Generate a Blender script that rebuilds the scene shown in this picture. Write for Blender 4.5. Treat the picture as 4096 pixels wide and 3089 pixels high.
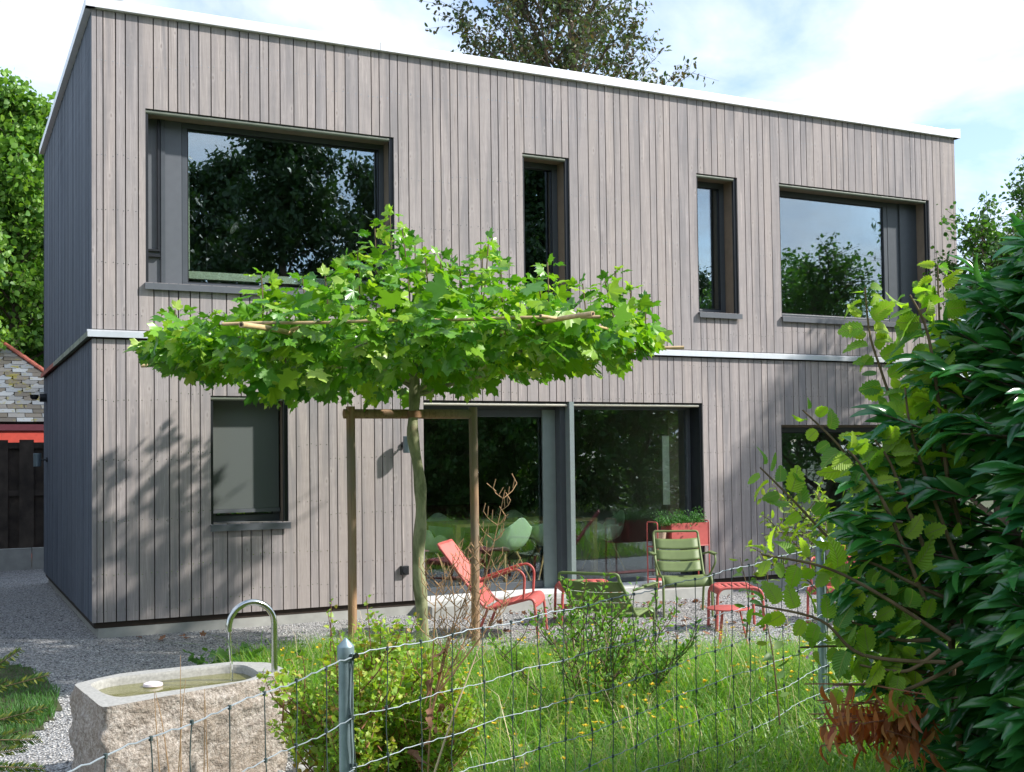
import bpy, math, random
import numpy as np
from mathutils import Vector, Matrix
random.seed(7); RNG = np.random.default_rng(7)
SC = bpy.context.scene
for o in list(bpy.data.objects): bpy.data.objects.remove(o)
COL = SC.collection
rad = math.radians

# ------------------------------------------------------------------ camera
yaw, pitch, roll = rad(26.2583), rad(1.9238), rad(-0.7480)
CF = Vector((math.sin(yaw)*math.cos(pitch), math.cos(yaw)*math.cos(pitch), math.sin(pitch)))
_r = Vector((math.cos(yaw), -math.sin(yaw), 0)); _u = _r.cross(CF)
CR = _r*math.cos(roll)+_u*math.sin(roll); CU = -_r*math.sin(roll)+_u*math.cos(roll)
CAM = Vector((-1.3169, -12.0213, 1.7305))
cd = bpy.data.cameras.new('camera'); cam = bpy.data.objects.new('camera', cd); COL.objects.link(cam)
m = Matrix((CR, CU, -CF)).transposed().to_4x4(); m.translation = CAM
cam.matrix_world = m
cd.sensor_width = 36; cd.lens = 4617.2/4096*36; cd.shift_y = (1674.39-1544.5)/4096
cd.clip_start = .05; cd.clip_end = 2000
SC.camera = cam
def at(px, py, Z):          # authoring aid: a point of the place, from photo pixel and distance
    return CAM + (CF + CR*((px-2048)/4617.2) - CU*((py-1674.39)/4617.2))*Z
# ------------------------------------------------------------------ light
SUN = Vector((1.6, -1.0, 1.52)).normalized()
elev = math.asin(SUN.z); azim = math.atan2(SUN.x, SUN.y)
w = bpy.data.worlds.new('World'); SC.world = w; w.use_nodes = True
nt = w.node_tree; nt.nodes.clear(); N = nt.nodes.new; L = nt.links.new
out = N('ShaderNodeOutputWorld'); bg = N('ShaderNodeBackground'); bg.inputs[1].default_value = .150
sky = N('ShaderNodeTexSky'); sky.sky_type = 'NISHITA'; sky.sun_disc = False
sky.sun_elevation = elev; sky.sun_rotation = azim; sky.air_density = 1.2; sky.dust_density = .6; sky.ozone_density = 3
tc = N('ShaderNodeTexCoord'); sep = N('ShaderNodeSeparateXYZ'); L(tc.outputs['Generated'], sep.inputs[0])
zz = N('ShaderNodeMath'); zz.operation = 'MAXIMUM'; L(sep.outputs[2], zz.inputs[0]); zz.inputs[1].default_value = 0.0
za = N('ShaderNodeMath'); za.operation = 'ADD'; L(zz.outputs[0], za.inputs[0]); za.inputs[1].default_value = .22
dv = N('ShaderNodeVectorMath'); dv.operation = 'DIVIDE'
cmb = N('ShaderNodeCombineXYZ'); 
for i in range(3): L(za.outputs[0], cmb.inputs[i])
L(tc.outputs['Generated'], dv.inputs[0]); L(cmb.outputs[0], dv.inputs[1])
n1 = N('ShaderNodeTexNoise'); n1.inputs['Scale'].default_value = 1.7; n1.inputs['Detail'].default_value = 9; n1.inputs['Roughness'].default_value = .55; n1.inputs['Distortion'].default_value = .35
L(dv.outputs[0], n1.inputs['Vector'])
cr = N('ShaderNodeValToRGB'); L(n1.outputs[0], cr.inputs[0])
cr.color_ramp.elements[0].position = .38; cr.color_ramp.elements[0].color = (.12,.12,.12,1)
cr.color_ramp.elements[1].position = .57; cr.color_ramp.elements[1].color = (1,1,1,1)
n2 = N('ShaderNodeTexNoise'); n2.inputs['Scale'].default_value = 3.1; n2.inputs['Detail'].default_value = 7
L(dv.outputs[0], n2.inputs['Vector'])
cc = N('ShaderNodeValToRGB'); L(n2.outputs[0], cc.inputs[0])
cc.color_ramp.elements[0].position = .35; cc.color_ramp.elements[0].color = (3.9,4.7,5.9,1)
cc.color_ramp.elements[1].position = .58; cc.color_ramp.elements[1].color = (5.3,5.6,6.2,1)
mx = N('ShaderNodeMix'); mx.data_type = 'RGBA'
L(cr.outputs[0], mx.inputs['Factor']); L(sky.outputs[0], mx.inputs[6]); L(cc.outputs[0], mx.inputs[7])
L(mx.outputs[2], bg.inputs[0]); L(bg.outputs[0], out.inputs[0])
sd = bpy.data.lights.new('sun', 'SUN'); so = bpy.data.objects.new('sun', sd); COL.objects.link(so)
sd.energy = 4.5; sd.angle = rad(1.8); sd.color = (1, .955, .90)
so.rotation_euler = SUN.to_track_quat('Z', 'Y').to_euler(); so.location = (8, -8, 14)
SC.view_settings.view_transform = 'Standard'; SC.view_settings.look = 'None'
SC.view_settings.exposure = .70; SC.view_settings.gamma = 1; SC.view_settings.use_curve_mapping = False
SC.render.engine = 'CYCLES'
SC.cycles.max_bounces = 8; SC.cycles.transparent_max_bounces = 12

# ------------------------------------------------------------------ materials
def newmat(name):
    m = bpy.data.materials.new(name); m.use_nodes = True; nt = m.node_tree
    return m, nt, nt.nodes['Principled BSDF'], nt.nodes.new, nt.links.new
def ramp(nt, fac, cols, pos=None):
    r = nt.nodes.new('ShaderNodeValToRGB'); e = r.color_ramp.elements
    pos = pos or [i/(len(cols)-1) for i in range(len(cols))]
    while len(e) < len(cols): e.new(.5)
    for i, c in enumerate(cols): e[i].position = pos[i]; e[i].color = (*c, 1)
    nt.links.new(fac, r.inputs[0]); return r.outputs[0]
def noise(nt, vec, scale, detail=4, rough=.5, dist=0):
    n = nt.nodes.new('ShaderNodeTexNoise'); n.inputs['Scale'].default_value = scale
    n.inputs['Detail'].default_value = detail; n.inputs['Roughness'].default_value = rough; n.inputs['Distortion'].default_value = dist
    if vec: nt.links.new(vec, n.inputs['Vector'])
    return n.outputs[0]
def mapping(nt, vec, scale=(1,1,1)):
    n = nt.nodes.new('ShaderNodeMapping'); n.inputs['Scale'].default_value = scale; nt.links.new(vec, n.inputs['Vector']); return n.outputs[0]
def math_(nt, op, a, b=0., c=0.):
    n = nt.nodes.new('ShaderNodeMath'); n.operation = op
    for i, v in enumerate((a, b, c)):
        if hasattr(v, 'is_linked'): nt.links.new(v, n.inputs[i])
        else: n.inputs[i].default_value = v
    return n.outputs[0]
def mixc(nt, f, a, b, mode='MIX'):
    n = nt.nodes.new('ShaderNodeMix'); n.data_type = 'RGBA'; n.blend_type = mode
    for k, v in (('Factor', f), (6, a), (7, b)):
        if hasattr(v, 'is_linked'): nt.links.new(v, n.inputs[k])
        elif k == 'Factor': n.inputs[k].default_value = v
        else: n.inputs[k].default_value = (*v, 1)
    return n.outputs[2]
def bump(nt, h, strength, dist=.01, bs=None):
    b = nt.nodes.new('ShaderNodeBump'); b.inputs['Strength'].default_value = strength; b.inputs['Distance'].default_value = dist
    nt.links.new(h, b.inputs['Height'])
    if bs: nt.links.new(b.outputs[0], bs.inputs['Normal'])
    return b.outputs[0]
def objco(nt): return nt.nodes.new('ShaderNodeTexCoord').outputs['Object']
def geopos(nt): return nt.nodes.new('ShaderNodeNewGeometry').outputs['Position']

def plain(name, col, rough=.5, metal=0, nz=.12, scale=12, bmp=0.0, coat=0):
    m, nt, b, Nn, Ll = newmat(name)
    v = geopos(nt); f = noise(nt, v, scale, 5)
    a = tuple(c*(1-nz) for c in col); d = tuple(min(1, c*(1+nz)) for c in col)
    Ll(ramp(nt, f, [a, d], [.3, .7]), b.inputs['Base Color'])
    b.inputs['Roughness'].default_value = rough; b.inputs['Metallic'].default_value = metal
    b.inputs['Coat Weight'].default_value = coat
    if bmp: bump(nt, noise(nt, v, scale*6, 4), bmp, .004, b)
    return m
def wood_board(name, dark=False, tint=(1,1,1)):
    m, nt, b, Nn, Ll = newmat(name)
    oi = Nn('ShaderNodeObjectInfo').outputs['Random']
    add = Nn('ShaderNodeVectorMath'); add.operation = 'ADD'; cm = Nn('ShaderNodeCombineXYZ')
    Ll(math_(nt, 'MULTIPLY', oi, 37.), cm.inputs[2]); Ll(math_(nt, 'MULTIPLY', oi, 91.), cm.inputs[0])
    Ll(objco(nt), add.inputs[0]); Ll(cm.outputs[0], add.inputs[1]); v = add.outputs[0]
    base = ramp(nt, oi, [(.325,.298,.278), (.282,.268,.262), (.315,.292,.272), (.34,.31,.286), (.29,.275,.268), (.33,.305,.285)], [0,.2,.4,.6,.8,1])
    g1 = noise(nt, mapping(nt, v, (60, 60, 1.1)), 1, 6, .65, 1.2)      # grain streaks
    c = mixc(nt, .75, base, ramp(nt, g1, [(.30,.29,.29), (.62,.62,.62), (.44,.44,.45), (.92,.91,.90)], [.3,.47,.54,.68]), 'OVERLAY')
    g2 = noise(nt, mapping(nt, v, (9, 9, .7)), 1, 3, .5, .6)           # broad grey heartwood stripes
    c = mixc(nt, ramp(nt, g2, [(0,0,0), (.7,.7,.7)], [.46,.66]), c, (.19,.19,.195))
    g3 = noise(nt, mapping(nt, v, (3, 3, 14)), 1, 2)                   # saw marks across
    c = mixc(nt, .18, c, ramp(nt, g3, [(.3,.3,.3), (.7,.7,.7)]), 'OVERLAY')
    vo = Nn('ShaderNodeTexVoronoi'); vo.voronoi_dimensions = '2D'; vo.inputs['Scale'].default_value = 1; sx_ = Nn('ShaderNodeSeparateXYZ'); Ll(v, sx_.inputs[0]); cv = Nn('ShaderNodeCombineXYZ')
    Ll(math_(nt, 'MULTIPLY', sx_.outputs[0], 7.), cv.inputs[0]); Ll(math_(nt, 'ADD', math_(nt, 'MULTIPLY', sx_.outputs[2], 3.2), math_(nt, 'MULTIPLY', noise(nt, v, 14, 2), .12)), cv.inputs[1]); Ll(cv.outputs[0], vo.inputs['Vector'])
    kn = ramp(nt, vo.outputs['Distance'], [(.6,.6,.6), (.4,.4,.4), (0,0,0)], [0,.035,.07])
    ring = ramp(nt, vo.outputs['Distance'], [(0,0,0), (0,0,0), (.38,.38,.38), (0,0,0)], [0,.06,.10,.20])
    rnd = ramp(nt, vo.outputs['Color'], [(0,0,0), (1,1,1)], [.5,.8])
    c = mixc(nt, mixc(nt, 1, kn, rnd, 'MULTIPLY'), c, (.15,.125,.11))
    c = mixc(nt, mixc(nt, 1, ring, rnd, 'MULTIPLY'), c, (.47,.44,.41))
    wv = noise(nt, geopos(nt), .7, 3); c = mixc(nt, ramp(nt, wv, [(0,0,0), (.3,.3,.3)], [.35,.7]), c, (.33,.30,.275))
    c = mixc(nt, 1, c, (1.07,1.03,1.045), 'MULTIPLY')
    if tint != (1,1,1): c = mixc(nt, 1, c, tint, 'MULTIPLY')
    Ll(c, b.inputs['Base Color']); b.inputs['Roughness'].default_value = .78; b.inputs['Specular IOR Level'].default_value = .25
    bump(nt, g1, .35, .002, b)
    return m
def leafmat(name, cols, trans=.4, rough=.45, edge=None, vein=None, tcol=None, spec=.5):
    m, nt, b, Nn, Ll = newmat(name)
    ri = Nn('ShaderNodeNewGeometry').outputs['Random Per Island']; oi = Nn('ShaderNodeObjectInfo').outputs['Random']
    f = math_(nt, 'FRACT', math_(nt, 'ADD', ri, oi))
    c = ramp(nt, f, cols)
    if vein:
        uv = Nn('ShaderNodeUVMap').outputs[0]; s = Nn('ShaderNodeSeparateXYZ'); Ll(uv, s.inputs[0])
        ax = math_(nt, 'ABSOLUTE', math_(nt, 'SUBTRACT', s.outputs[0], .5))
        mid = math_(nt, 'LESS_THAN', ax, .022)
        wv = math_(nt, 'SINE', math_(nt, 'MULTIPLY', math_(nt, 'SUBTRACT', s.outputs[1], math_(nt, 'MULTIPLY', ax, .9)), 58.))
        sv = math_(nt, 'GREATER_THAN', wv, .93)
        f2 = math_(nt, 'MAXIMUM', mid, math_(nt, 'MULTIPLY', sv, .55))
        c = mixc(nt, f2, c, vein)
        hb = bump(nt, wv, .5, .003, b)
    Ll(c, b.inputs['Base Color']); b.inputs['Roughness'].default_value = rough; b.inputs['Specular IOR Level'].default_value = spec
    t = Nn('ShaderNodeBsdfTranslucent'); 
    tc_ = mixc(nt, 1, c, tcol or (1.5, 1.55, .55), 'MULTIPLY'); Ll(tc_, t.inputs[0])
    mxs = Nn('ShaderNodeMixShader'); mxs.inputs[0].default_value = trans
    Ll(b.outputs[0], mxs.inputs[1]); Ll(t.outputs[0], mxs.inputs[2])
    Ll(mxs.outputs[0], nt.nodes['Material Output'].inputs[0])
    return m
def glassmat(name, ior=2.5, tint=(.62,.70,.66), wav=.02):
    m, nt, b, Nn, Ll = newmat(name); nt.nodes.remove(b)
    tr = Nn('ShaderNodeBsdfTransparent'); tr.inputs[0].default_value = (*tint, 1)
    gl = Nn('ShaderNodeBsdfGlossy'); gl.inputs['Roughness'].default_value = 0; gl.inputs[0].default_value = (.78,.90,1.0,1)
    fr = Nn('ShaderNodeFresnel'); bf = Nn('ShaderNodeNewGeometry').outputs['Backfacing']; Ll(math_(nt, 'ADD', ior, math_(nt, 'MULTIPLY', bf, 1/ior-ior)), fr.inputs[0])
    bn = bump(nt, noise(nt, geopos(nt), 1.3, 2), wav, .05); Ll(bn, gl.inputs['Normal'])
    mm = Nn('ShaderNodeMixShader'); Ll(fr.outputs[0], mm.inputs[0]); Ll(tr.outputs[0], mm.inputs[1]); Ll(gl.outputs[0], mm.inputs[2])
    Ll(mm.outputs[0], nt.nodes['Material Output'].inputs[0]); return m

M = {}
M['board'] = wood_board('grey_timber')
M['side'] = wood_board('shade_tinted_timber', tint=(.38,.49,.62))  # same timber; bluish dark tint puts the side wall's shade into the colour
M['backing'] = plain('dark_backing', (.035,.024,.017), .9)
M['reveal'] = plain('reveal_timber', (.20,.155,.115), .7, scale=8)
M['zinc'] = plain('zinc_flashing', (.62,.65,.67), .38, .55, nz=.05)
M['zinc_old'] = plain('weathered_flashing', (.21,.24,.17), .6, .2, nz=.45, scale=5)
M['roofmetal'] = plain('white_roof_edge', (.80,.81,.82), .35, .15, nz=.03)
M['frame'] = plain('anthracite_frame', (.075,.085,.097), .42, .1, nz=.06)
M['panel'] = plain('anthracite_panel', (.115,.125,.14), .45, .1, nz=.05)
M['framedark'] = plain('black_guide', (.012,.014,.018), .4)
M['framelight'] = plain('grey_aluminium_post', (.24,.29,.285), .4, .25, nz=.05)
M['tube'] = plain('cream_roller', (.55,.53,.44), .5, nz=.05)
M['gstrip'] = plain('green_grey_strip', (.16,.18,.14), .5, nz=.1)
M['screen'] = plain('grey_screen', (.10,.115,.11), .85, nz=.1, scale=160)
M['concrete'] = plain('concrete', (.36,.36,.335), .85, nz=.12, scale=7, bmp=.15)
M['sillstone'] = plain('white_sill', (.68,.68,.66), .6, nz=.05)
M['glass'] = glassmat('window_glass', 2.9, (.90,.95,.92)); M['doorglass'] = glassmat('terrace_glass', 2.05, (.94,.975,.95))
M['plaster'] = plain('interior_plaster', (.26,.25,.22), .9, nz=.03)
M['floor'] = plain('interior_floor', (.12,.09,.07), .5, nz=.15)
M['red'] = plain('red_powder_coat', (.47,.095,.082), .52, nz=.10)
M['redlight'] = plain('red_fabric', (.60,.155,.135), .75, nz=.05, scale=200)
M['green'] = plain('olive_powder_coat', (.135,.185,.06), .55, nz=.08)
M['mint'] = plain('mint_shell', (.46,.64,.47), .35, nz=.03)
M['oak'] = plain('oak', (.42,.29,.13), .5, nz=.2, scale=30)
M['maroon'] = plain('maroon_cloth', (.10,.018,.03), .8)
M['steel'] = plain('stainless_steel', (.55,.57,.55), .18, 1, nz=.04)
M['galv'] = plain('galvanised_post', (.25,.335,.365), .42, .55, nz=.12, scale=30)
M['wire'] = plain('galvanised_wire', (.27,.32,.35), .6, .2, nz=.2)
M['wiredark'] = plain('dark_wire', (.045,.07,.068), .6, .1)
M['bamboo'] = plain('bamboo', (.50,.36,.19), .45, nz=.25, scale=14)
M['bambooend'] = plain('bamboo_hollow', (.05,.025,.015), .8)
M['twine'] = plain('jute_twine', (.22,.12,.06), .9)
M['bark'] = plain('bark', (.10,.075,.05), .9, nz=.4, scale=9, bmp=.4)
M['twig'] = plain('green_brown_twig', (.14,.10,.05), .8, nz=.3)
M['redtwig'] = plain('reddish_twig', (.22,.09,.05), .8, nz=.3)
M['drystalk'] = plain('dry_stalk', (.38,.23,.11), .8, nz=.3)
M['paledry'] = plain('pale_dry_stem', (.55,.43,.27), .8, nz=.2)
M['oldfence'] = plain('weathered_dark_boards', (.060,.046,.036), .9, nz=.5, scale=4, bmp=.5)
M['shedred'] = plain('red_paint', (.55,.07,.045), .6, nz=.1)
M['ridgetile'] = plain('red_ridge_tile', (.36,.10,.065), .8, nz=.25)
M['black'] = plain('black_plastic', (.015,.017,.02), .35)
M['lampgrey'] = plain('lamp_grey', (.17,.22,.25), .4, .4, nz=.04)
M['white'] = plain('white_plastic', (.75,.66,.68), .5, nz=.05)
M['lampshade'] = plain('lampshade_inside', (.72,.80,.62), .6)
M['terracotta'] = plain('pale_pot', (.55,.42,.30), .8)
M['paper'] = plain('pale_board', (.55,.58,.48), .8)
# stake timber
def stakewood():
    m, nt, b, Nn, Ll = newmat('round_stake_timber'); v = objco(nt)
    g = noise(nt, mapping(nt, v, (40,40,1.5)), 1, 5, .6, .8); c = ramp(nt, g, [(.14,.07,.035), (.32,.18,.09), (.38,.25,.15)], [.3,.5,.7])
    c = mixc(nt, ramp(nt, noise(nt, v, 1.2, 3), [(0,0,0), (.8,.8,.8)], [.4,.62]), c, (.21,.18,.14))
    Ll(c, b.inputs['Base Color']); b.inputs['Roughness'].default_value = .8; bump(nt, g, .4, .003, b); return m
M['stake'] = stakewood()
def planebark():
    m, nt, b, Nn, Ll = newmat('plane_tree_bark'); v = objco(nt)
    g = noise(nt, mapping(nt, v, (7,7,3)), 1, 4, .6, 1.0)
    c = ramp(nt, g, [(.11,.12,.055), (.19,.20,.10), (.30,.31,.17), (.20,.16,.09)], [.3,.45,.56,.7])
    Ll(c, b.inputs['Base Color']); b.inputs['Roughness'].default_value = .75; bump(nt, g, .5, .008, b); return m
M['planebark'] = planebark()
def granite():
    m, nt, b, Nn, Ll = newmat('rough_granite'); v = objco(nt)
    big = noise(nt, v, 5, 6, .6); fine = noise(nt, v, 55, 5, .7)
    c = ramp(nt, fine, [(.20,.165,.135), (.42,.365,.31), (.60,.55,.49)], [.33,.5,.66])
    c = mixc(nt, ramp(nt, big, [(0,0,0), (.6,.6,.6)], [.45,.65]), c, (.30,.235,.175))
    Ll(c, b.inputs['Base Color']); b.inputs['Roughness'].default_value = .9
    h = math_(nt, 'ADD', math_(nt, 'MULTIPLY', big, 2.0), math_(nt, 'MULTIPLY', noise(nt, v, 26, 8, .7), .8)); bump(nt, h, 1, .04, b); return m
M['granite'] = granite()
M['granitecut'] = plain('sawn_granite', (.33,.325,.30), .75, nz=.2, scale=70)
def gravelmat():
    m, nt, b, Nn, Ll = newmat('gravel'); v = geopos(nt)
    vo = Nn('ShaderNodeTexVoronoi'); vo.inputs['Scale'].default_value = 62; vo.inputs['Randomness'].default_value = 1; Ll(v, vo.inputs['Vector'])
    s = Nn('ShaderNodeSeparateColor'); Ll(vo.outputs['Color'], s.inputs[0])
    c = ramp(nt, s.outputs[0], [(.12,.12,.125), (.36,.365,.37), (.50,.50,.495), (.70,.695,.68), (.42,.37,.32)], [0,.3,.6,.85,1])
    c = mixc(nt, ramp(nt, vo.outputs['Distance'], [(0,0,0), (.85,.85,.85)], [.42,.75]), c, (.05,.05,.05))
    c = mixc(nt, ramp(nt, noise(nt, v, 2.2, 4), [(0,0,0), (.35,.35,.35)], [.45,.7]), c, (.32,.30,.27))
    Ll(c, b.inputs['Base Color']); b.inputs['Roughness'].default_value = .85
    inv = math_(nt, 'SUBTRACT', 1., vo.outputs['Distance']); bump(nt, inv, 1, .018, b); return m
M['gravel'] = gravelmat()
def soil(name, a, d):
    m, nt, b, Nn, Ll = newmat(name); v = geopos(nt)
    Ll(ramp(nt, noise(nt, v, 6, 8, .7), [a, d], [.35,.65]), b.inputs['Base Color']); b.inputs['Roughness'].default_value = .95
    bump(nt, noise(nt, v, 30, 6), .8, .03, b); return m
M['soil'] = soil('soil', (.03,.035,.012), (.075,.085,.03))
M['ground'] = soil('far_ground', (.04,.055,.02), (.08,.09,.035))
def watermat():
    m, nt, b, Nn, Ll = newmat('trough_water')
    b.inputs['Base Color'].default_value = (.15,.145,.045,1); b.inputs['Roughness'].default_value = .03; b.inputs['IOR'].default_value = 1.33
    v = geopos(nt); n = noise(nt, mapping(nt, v, (9,18,1)), 1, 3, .5, .8); bump(nt, n, .25, .01, b)
    return m
M['water'] = watermat()
def streammat():
    m, nt, b, Nn, Ll = newmat('falling_water'); b.inputs['Transmission Weight'].default_value = 1; b.inputs['IOR'].default_value = 1.33
    b.inputs['Roughness'].default_value = .02; b.inputs['Base Color'].default_value = (.95,.97,.95,1); bump(nt, noise(nt, mapping(nt, geopos(nt), (60,60,10)), 1, 2), .5, .004, b); return m
M['stream'] = streammat()
def slatemat():
    m, nt, b, Nn, Ll = newmat('slate_shingle'); oi = Nn('ShaderNodeObjectInfo').outputs['Random']
    c = ramp(nt, oi, [(.055,.05,.042), (.085,.078,.066), (.065,.058,.045), (.14,.16,.18), (.09,.082,.07), (.20,.225,.245)], [0,.25,.45,.7,.8,1])
    v = geopos(nt); ms = noise(nt, v, 4.5, 7, .7)
    c = mixc(nt, ramp(nt, ms, [(0,0,0), (1,1,1)], [.55,.62]), c, (.12,.11,.02))
    Ll(c, b.inputs['Base Color']); b.inputs['Roughness'].default_value = .65; bump(nt, ms, .6, .02, b); return m
M['slate'] = slatemat()
M['grass'] = leafmat('grass_blade', [(.09,.24,.03), (.17,.36,.04), (.12,.30,.03), (.26,.42,.06), (.19,.37,.04), (.44,.42,.16)], .45, .4)
M['grassdark'] = leafmat('dark_grass_blade', [(.05,.14,.03), (.08,.20,.04)], .35, .5)
M['plane'] = leafmat('plane_leaf', [(.045,.17,.02), (.19,.42,.02), (.08,.25,.025), (.30,.50,.03), (.05,.18,.028), (.14,.34,.02), (.42,.56,.12)], .36, .33, vein=None)
M['laurel'] = leafmat('laurel_leaf', [(.025,.14,.035), (.05,.21,.04), (.03,.16,.06), (.10,.29,.045)], .28, .2, spec=.8)
M['hazel'] = leafmat('hazel_leaf', [(.14,.33,.03), (.28,.48,.03), (.08,.24,.05), (.38,.54,.04), (.20,.40,.03)], .5, .55, vein=(.24,.33,.08))
M['amel'] = leafmat('shadbush_leaf', [(.17,.29,.03), (.27,.37,.04), (.12,.23,.03), (.36,.42,.06)], .45, .45)
M['currant'] = leafmat('currant_leaf', [(.17,.34,.03), (.28,.44,.04), (.12,.26,.03), (.40,.48,.06), (.22,.40,.04), (.38,.24,.05)], .35, .5)
M['privet'] = leafmat('privet_leaf', [(.10,.27,.03), (.18,.36,.035), (.07,.20,.03), (.27,.43,.07)], .4, .4)
M['herb'] = leafmat('herb_leaf', [(.05,.16,.035), (.08,.22,.05)], .3, .6)
M['yew'] = leafmat('yew_needle', [(.035,.085,.02), (.06,.12,.025), (.25,.26,.05)], .2, .4)
M['deadleaf'] = leafmat('dead_laurel_leaf', [(.34,.11,.035), (.50,.19,.05), (.20,.07,.03), (.55,.28,.10), (.32,.05,.03)], .35, .6, tcol=(1.5,.9,.4))
M['brownleaf'] = leafmat('fallen_leaf', [(.22,.10,.05), (.33,.16,.08), (.16,.08,.05)], .15, .7, tcol=(1,.8,.5))
M['yellow'] = leafmat('yellow_petal', [(.80,.52,.02), (.85,.62,.03)], .2, .6, tcol=(1,.9,.3))
M['pink'] = leafmat('pink_petal', [(.62,.38,.62), (.55,.33,.58)], .2, .6, tcol=(1,.8,1))
M['blue'] = leafmat('blue_petal', [(.18,.18,.65), (.25,.22,.7)], .2, .6, tcol=(1,.8,1))
M['whitepetal'] = leafmat('white_petal', [(.75,.78,.70), (.7,.72,.62)], .2, .6, tcol=(1,1,1))
M['strawb'] = leafmat('ground_cover_leaf', [(.06,.15,.03), (.11,.21,.04), (.20,.28,.06)], .3, .5)
def treeleaf(n, cols, tr=.35): M[n] = leafmat(n, cols, tr, .5)
treeleaf('leaf_light', [(.10,.24,.035), (.18,.34,.045), (.07,.19,.03), (.26,.42,.07)])
treeleaf('leaf_mid', [(.035,.11,.02), (.065,.17,.028), (.10,.22,.035)])
treeleaf('leaf_dark', [(.018,.05,.015), (.03,.075,.02), (.045,.10,.02)], .2)
treeleaf('leaf_copper', [(.035,.08,.03), (.06,.11,.03), (.09,.13,.03), (.04,.055,.025), (.12,.08,.03), (.035,.08,.05)], .25)

# ------------------------------------------------------------------ mesh helpers
def fastmesh(name, V, T, uv=None):
    me = bpy.data.meshes.new(name); V = np.asarray(V, dtype=np.float32); T = np.asarray(T, dtype=np.int32)
    me.vertices.add(len(V)); me.vertices.foreach_set('co', V.ravel())
    k = T.shape[1]; me.loops.add(T.size); me.loops.foreach_set('vertex_index', T.ravel())
    me.polygons.add(len(T)); me.polygons.foreach_set('loop_start', np.arange(0, T.size, k, dtype=np.int32))
    me.polygons.foreach_set('loop_total', np.full(len(T), k, dtype=np.int32))
    if uv is not None:
        ul = me.uv_layers.new(name='UVMap'); ul.data.foreach_set('uv', np.asarray(uv, dtype=np.float32)[T.ravel()].ravel())
    me.update(calc_edges=True); return me
def link(o, parent=None, **kw):
    COL.objects.link(o)
    if parent is not None: o.parent = parent
    for k, v in kw.items(): o[k] = v
    return o
def meshobj(name, me, mat, parent=None, smooth=False, **kw):
    if isinstance(mat, str): mat = M[mat]
    if not len(me.materials): me.materials.append(mat)
    if smooth: me.polygons.foreach_set('use_smooth', [True]*len(me.polygons))
    return link(bpy.data.objects.new(name, me), parent, **kw)
def empty(name, loc=(0,0,0), rz=0, **kw):
    o = bpy.data.objects.new(name, None); o.location = loc; o.rotation_euler = (0,0,rz); o.empty_display_size = .1
    return link(o, None, **kw)
def copy_tree(o, parent=None):
    c = o.copy(); COL.objects.link(c)
    if parent is not None: c.parent = parent
    for ch in o.children: copy_tree(ch, c)
    return c
class MB:
    def __init__(s): s.v = []; s.f = []
    def box(s, x0, x1, y0, y1, z0, z1):
        b = len(s.v); s.v += [(x,y,z) for z in (z0,z1) for y in (y0,y1) for x in (x0,x1)]
        s.f += [tuple(b+i for i in q) for q in ((0,2,3,1),(4,5,7,6),(0,1,5,4),(2,6,7,3),(0,4,6,2),(1,3,7,5))]; return s
    def poly(s, pts): b = len(s.v); s.v += [tuple(p) for p in pts]; s.f.append(tuple(range(b, b+len(pts)))); return s
    def prism(s, pts, d):       # closed outline pts extruded by vector d
        b = len(s.v); n = len(pts); d = Vector(d); s.v += [tuple(p) for p in pts]+[tuple(Vector(p)+d) for p in pts]
        s.f.append(tuple(range(b+n-1, b-1, -1))); s.f.append(tuple(range(b+n, b+2*n)))
        s.f += [(b+i, b+(i+1)%n, b+n+(i+1)%n, b+n+i) for i in range(n)]; return s
    def tube(s, path, r, n=8, cap=True, flat=1):
        P = [Vector(p) for p in path]; rr = r if hasattr(r, '__len__') else [r]*len(P); b = len(s.v); up = None
        for i, p in enumerate(P):
            t = (P[min(i+1, len(P)-1)]-P[max(i-1, 0)]).normalized()
            if up is None:
                up = Vector((0,0,1)) if abs(t.z) < .9 else Vector((1,0,0))
            side = t.cross(up); 
            if side.length < 1e-6: side = t.orthogonal()
            side.normalize(); up = side.cross(t).normalized()
            for k in range(n):
                a = 2*math.pi*k/n; s.v.append(tuple(p+side*(math.cos(a)*rr[i])+up*(math.sin(a)*rr[i]*flat)))
        for i in range(len(P)-1):
            for k in range(n): s.f.append((b+i*n+k, b+i*n+(k+1)%n, b+(i+1)*n+(k+1)%n, b+(i+1)*n+k))
        if cap:
            s.f.append(tuple(b+k for k in range(n-1, -1, -1))); e = b+(len(P)-1)*n; s.f.append(tuple(e+k for k in range(n)))
        return s
    def lathe(s, prof, c=(0,0,0), n=16, axis='z'):
        b = len(s.v)
        for r, z in prof:
            for k in range(n):
                a = 2*math.pi*k/n; p = (r*math.cos(a), r*math.sin(a), z)
                if axis == 'y': p = (p[0], p[2], p[1])
                s.v.append((c[0]+p[0], c[1]+p[1], c[2]+p[2]))
        for i in range(len(prof)-1):
            for k in range(n): s.f.append((b+i*n+k, b+i*n+(k+1)%n, b+(i+1)*n+(k+1)%n, b+(i+1)*n+k))
        s.f.append(tuple(b+k for k in range(n-1,-1,-1))); e = b+(len(prof)-1)*n; s.f.append(tuple(e+k for k in range(n))); return s
    def build(s, name, mat, parent=None, smooth=False, bevel=0, mats=None, **kw):
        me = bpy.data.meshes.new(name); me.from_pydata(s.v, [], s.f); me.update()
        o = meshobj(name, me, mat, parent, smooth, **kw)
        if smooth and bevel == 0: me.set_sharp_from_angle(angle=rad(40))
        if bevel:
            md = o.modifiers.new('bevel', 'BEVEL'); md.width = bevel; md.segments = 2; md.limit_method = 'ANGLE'
        return o
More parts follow.
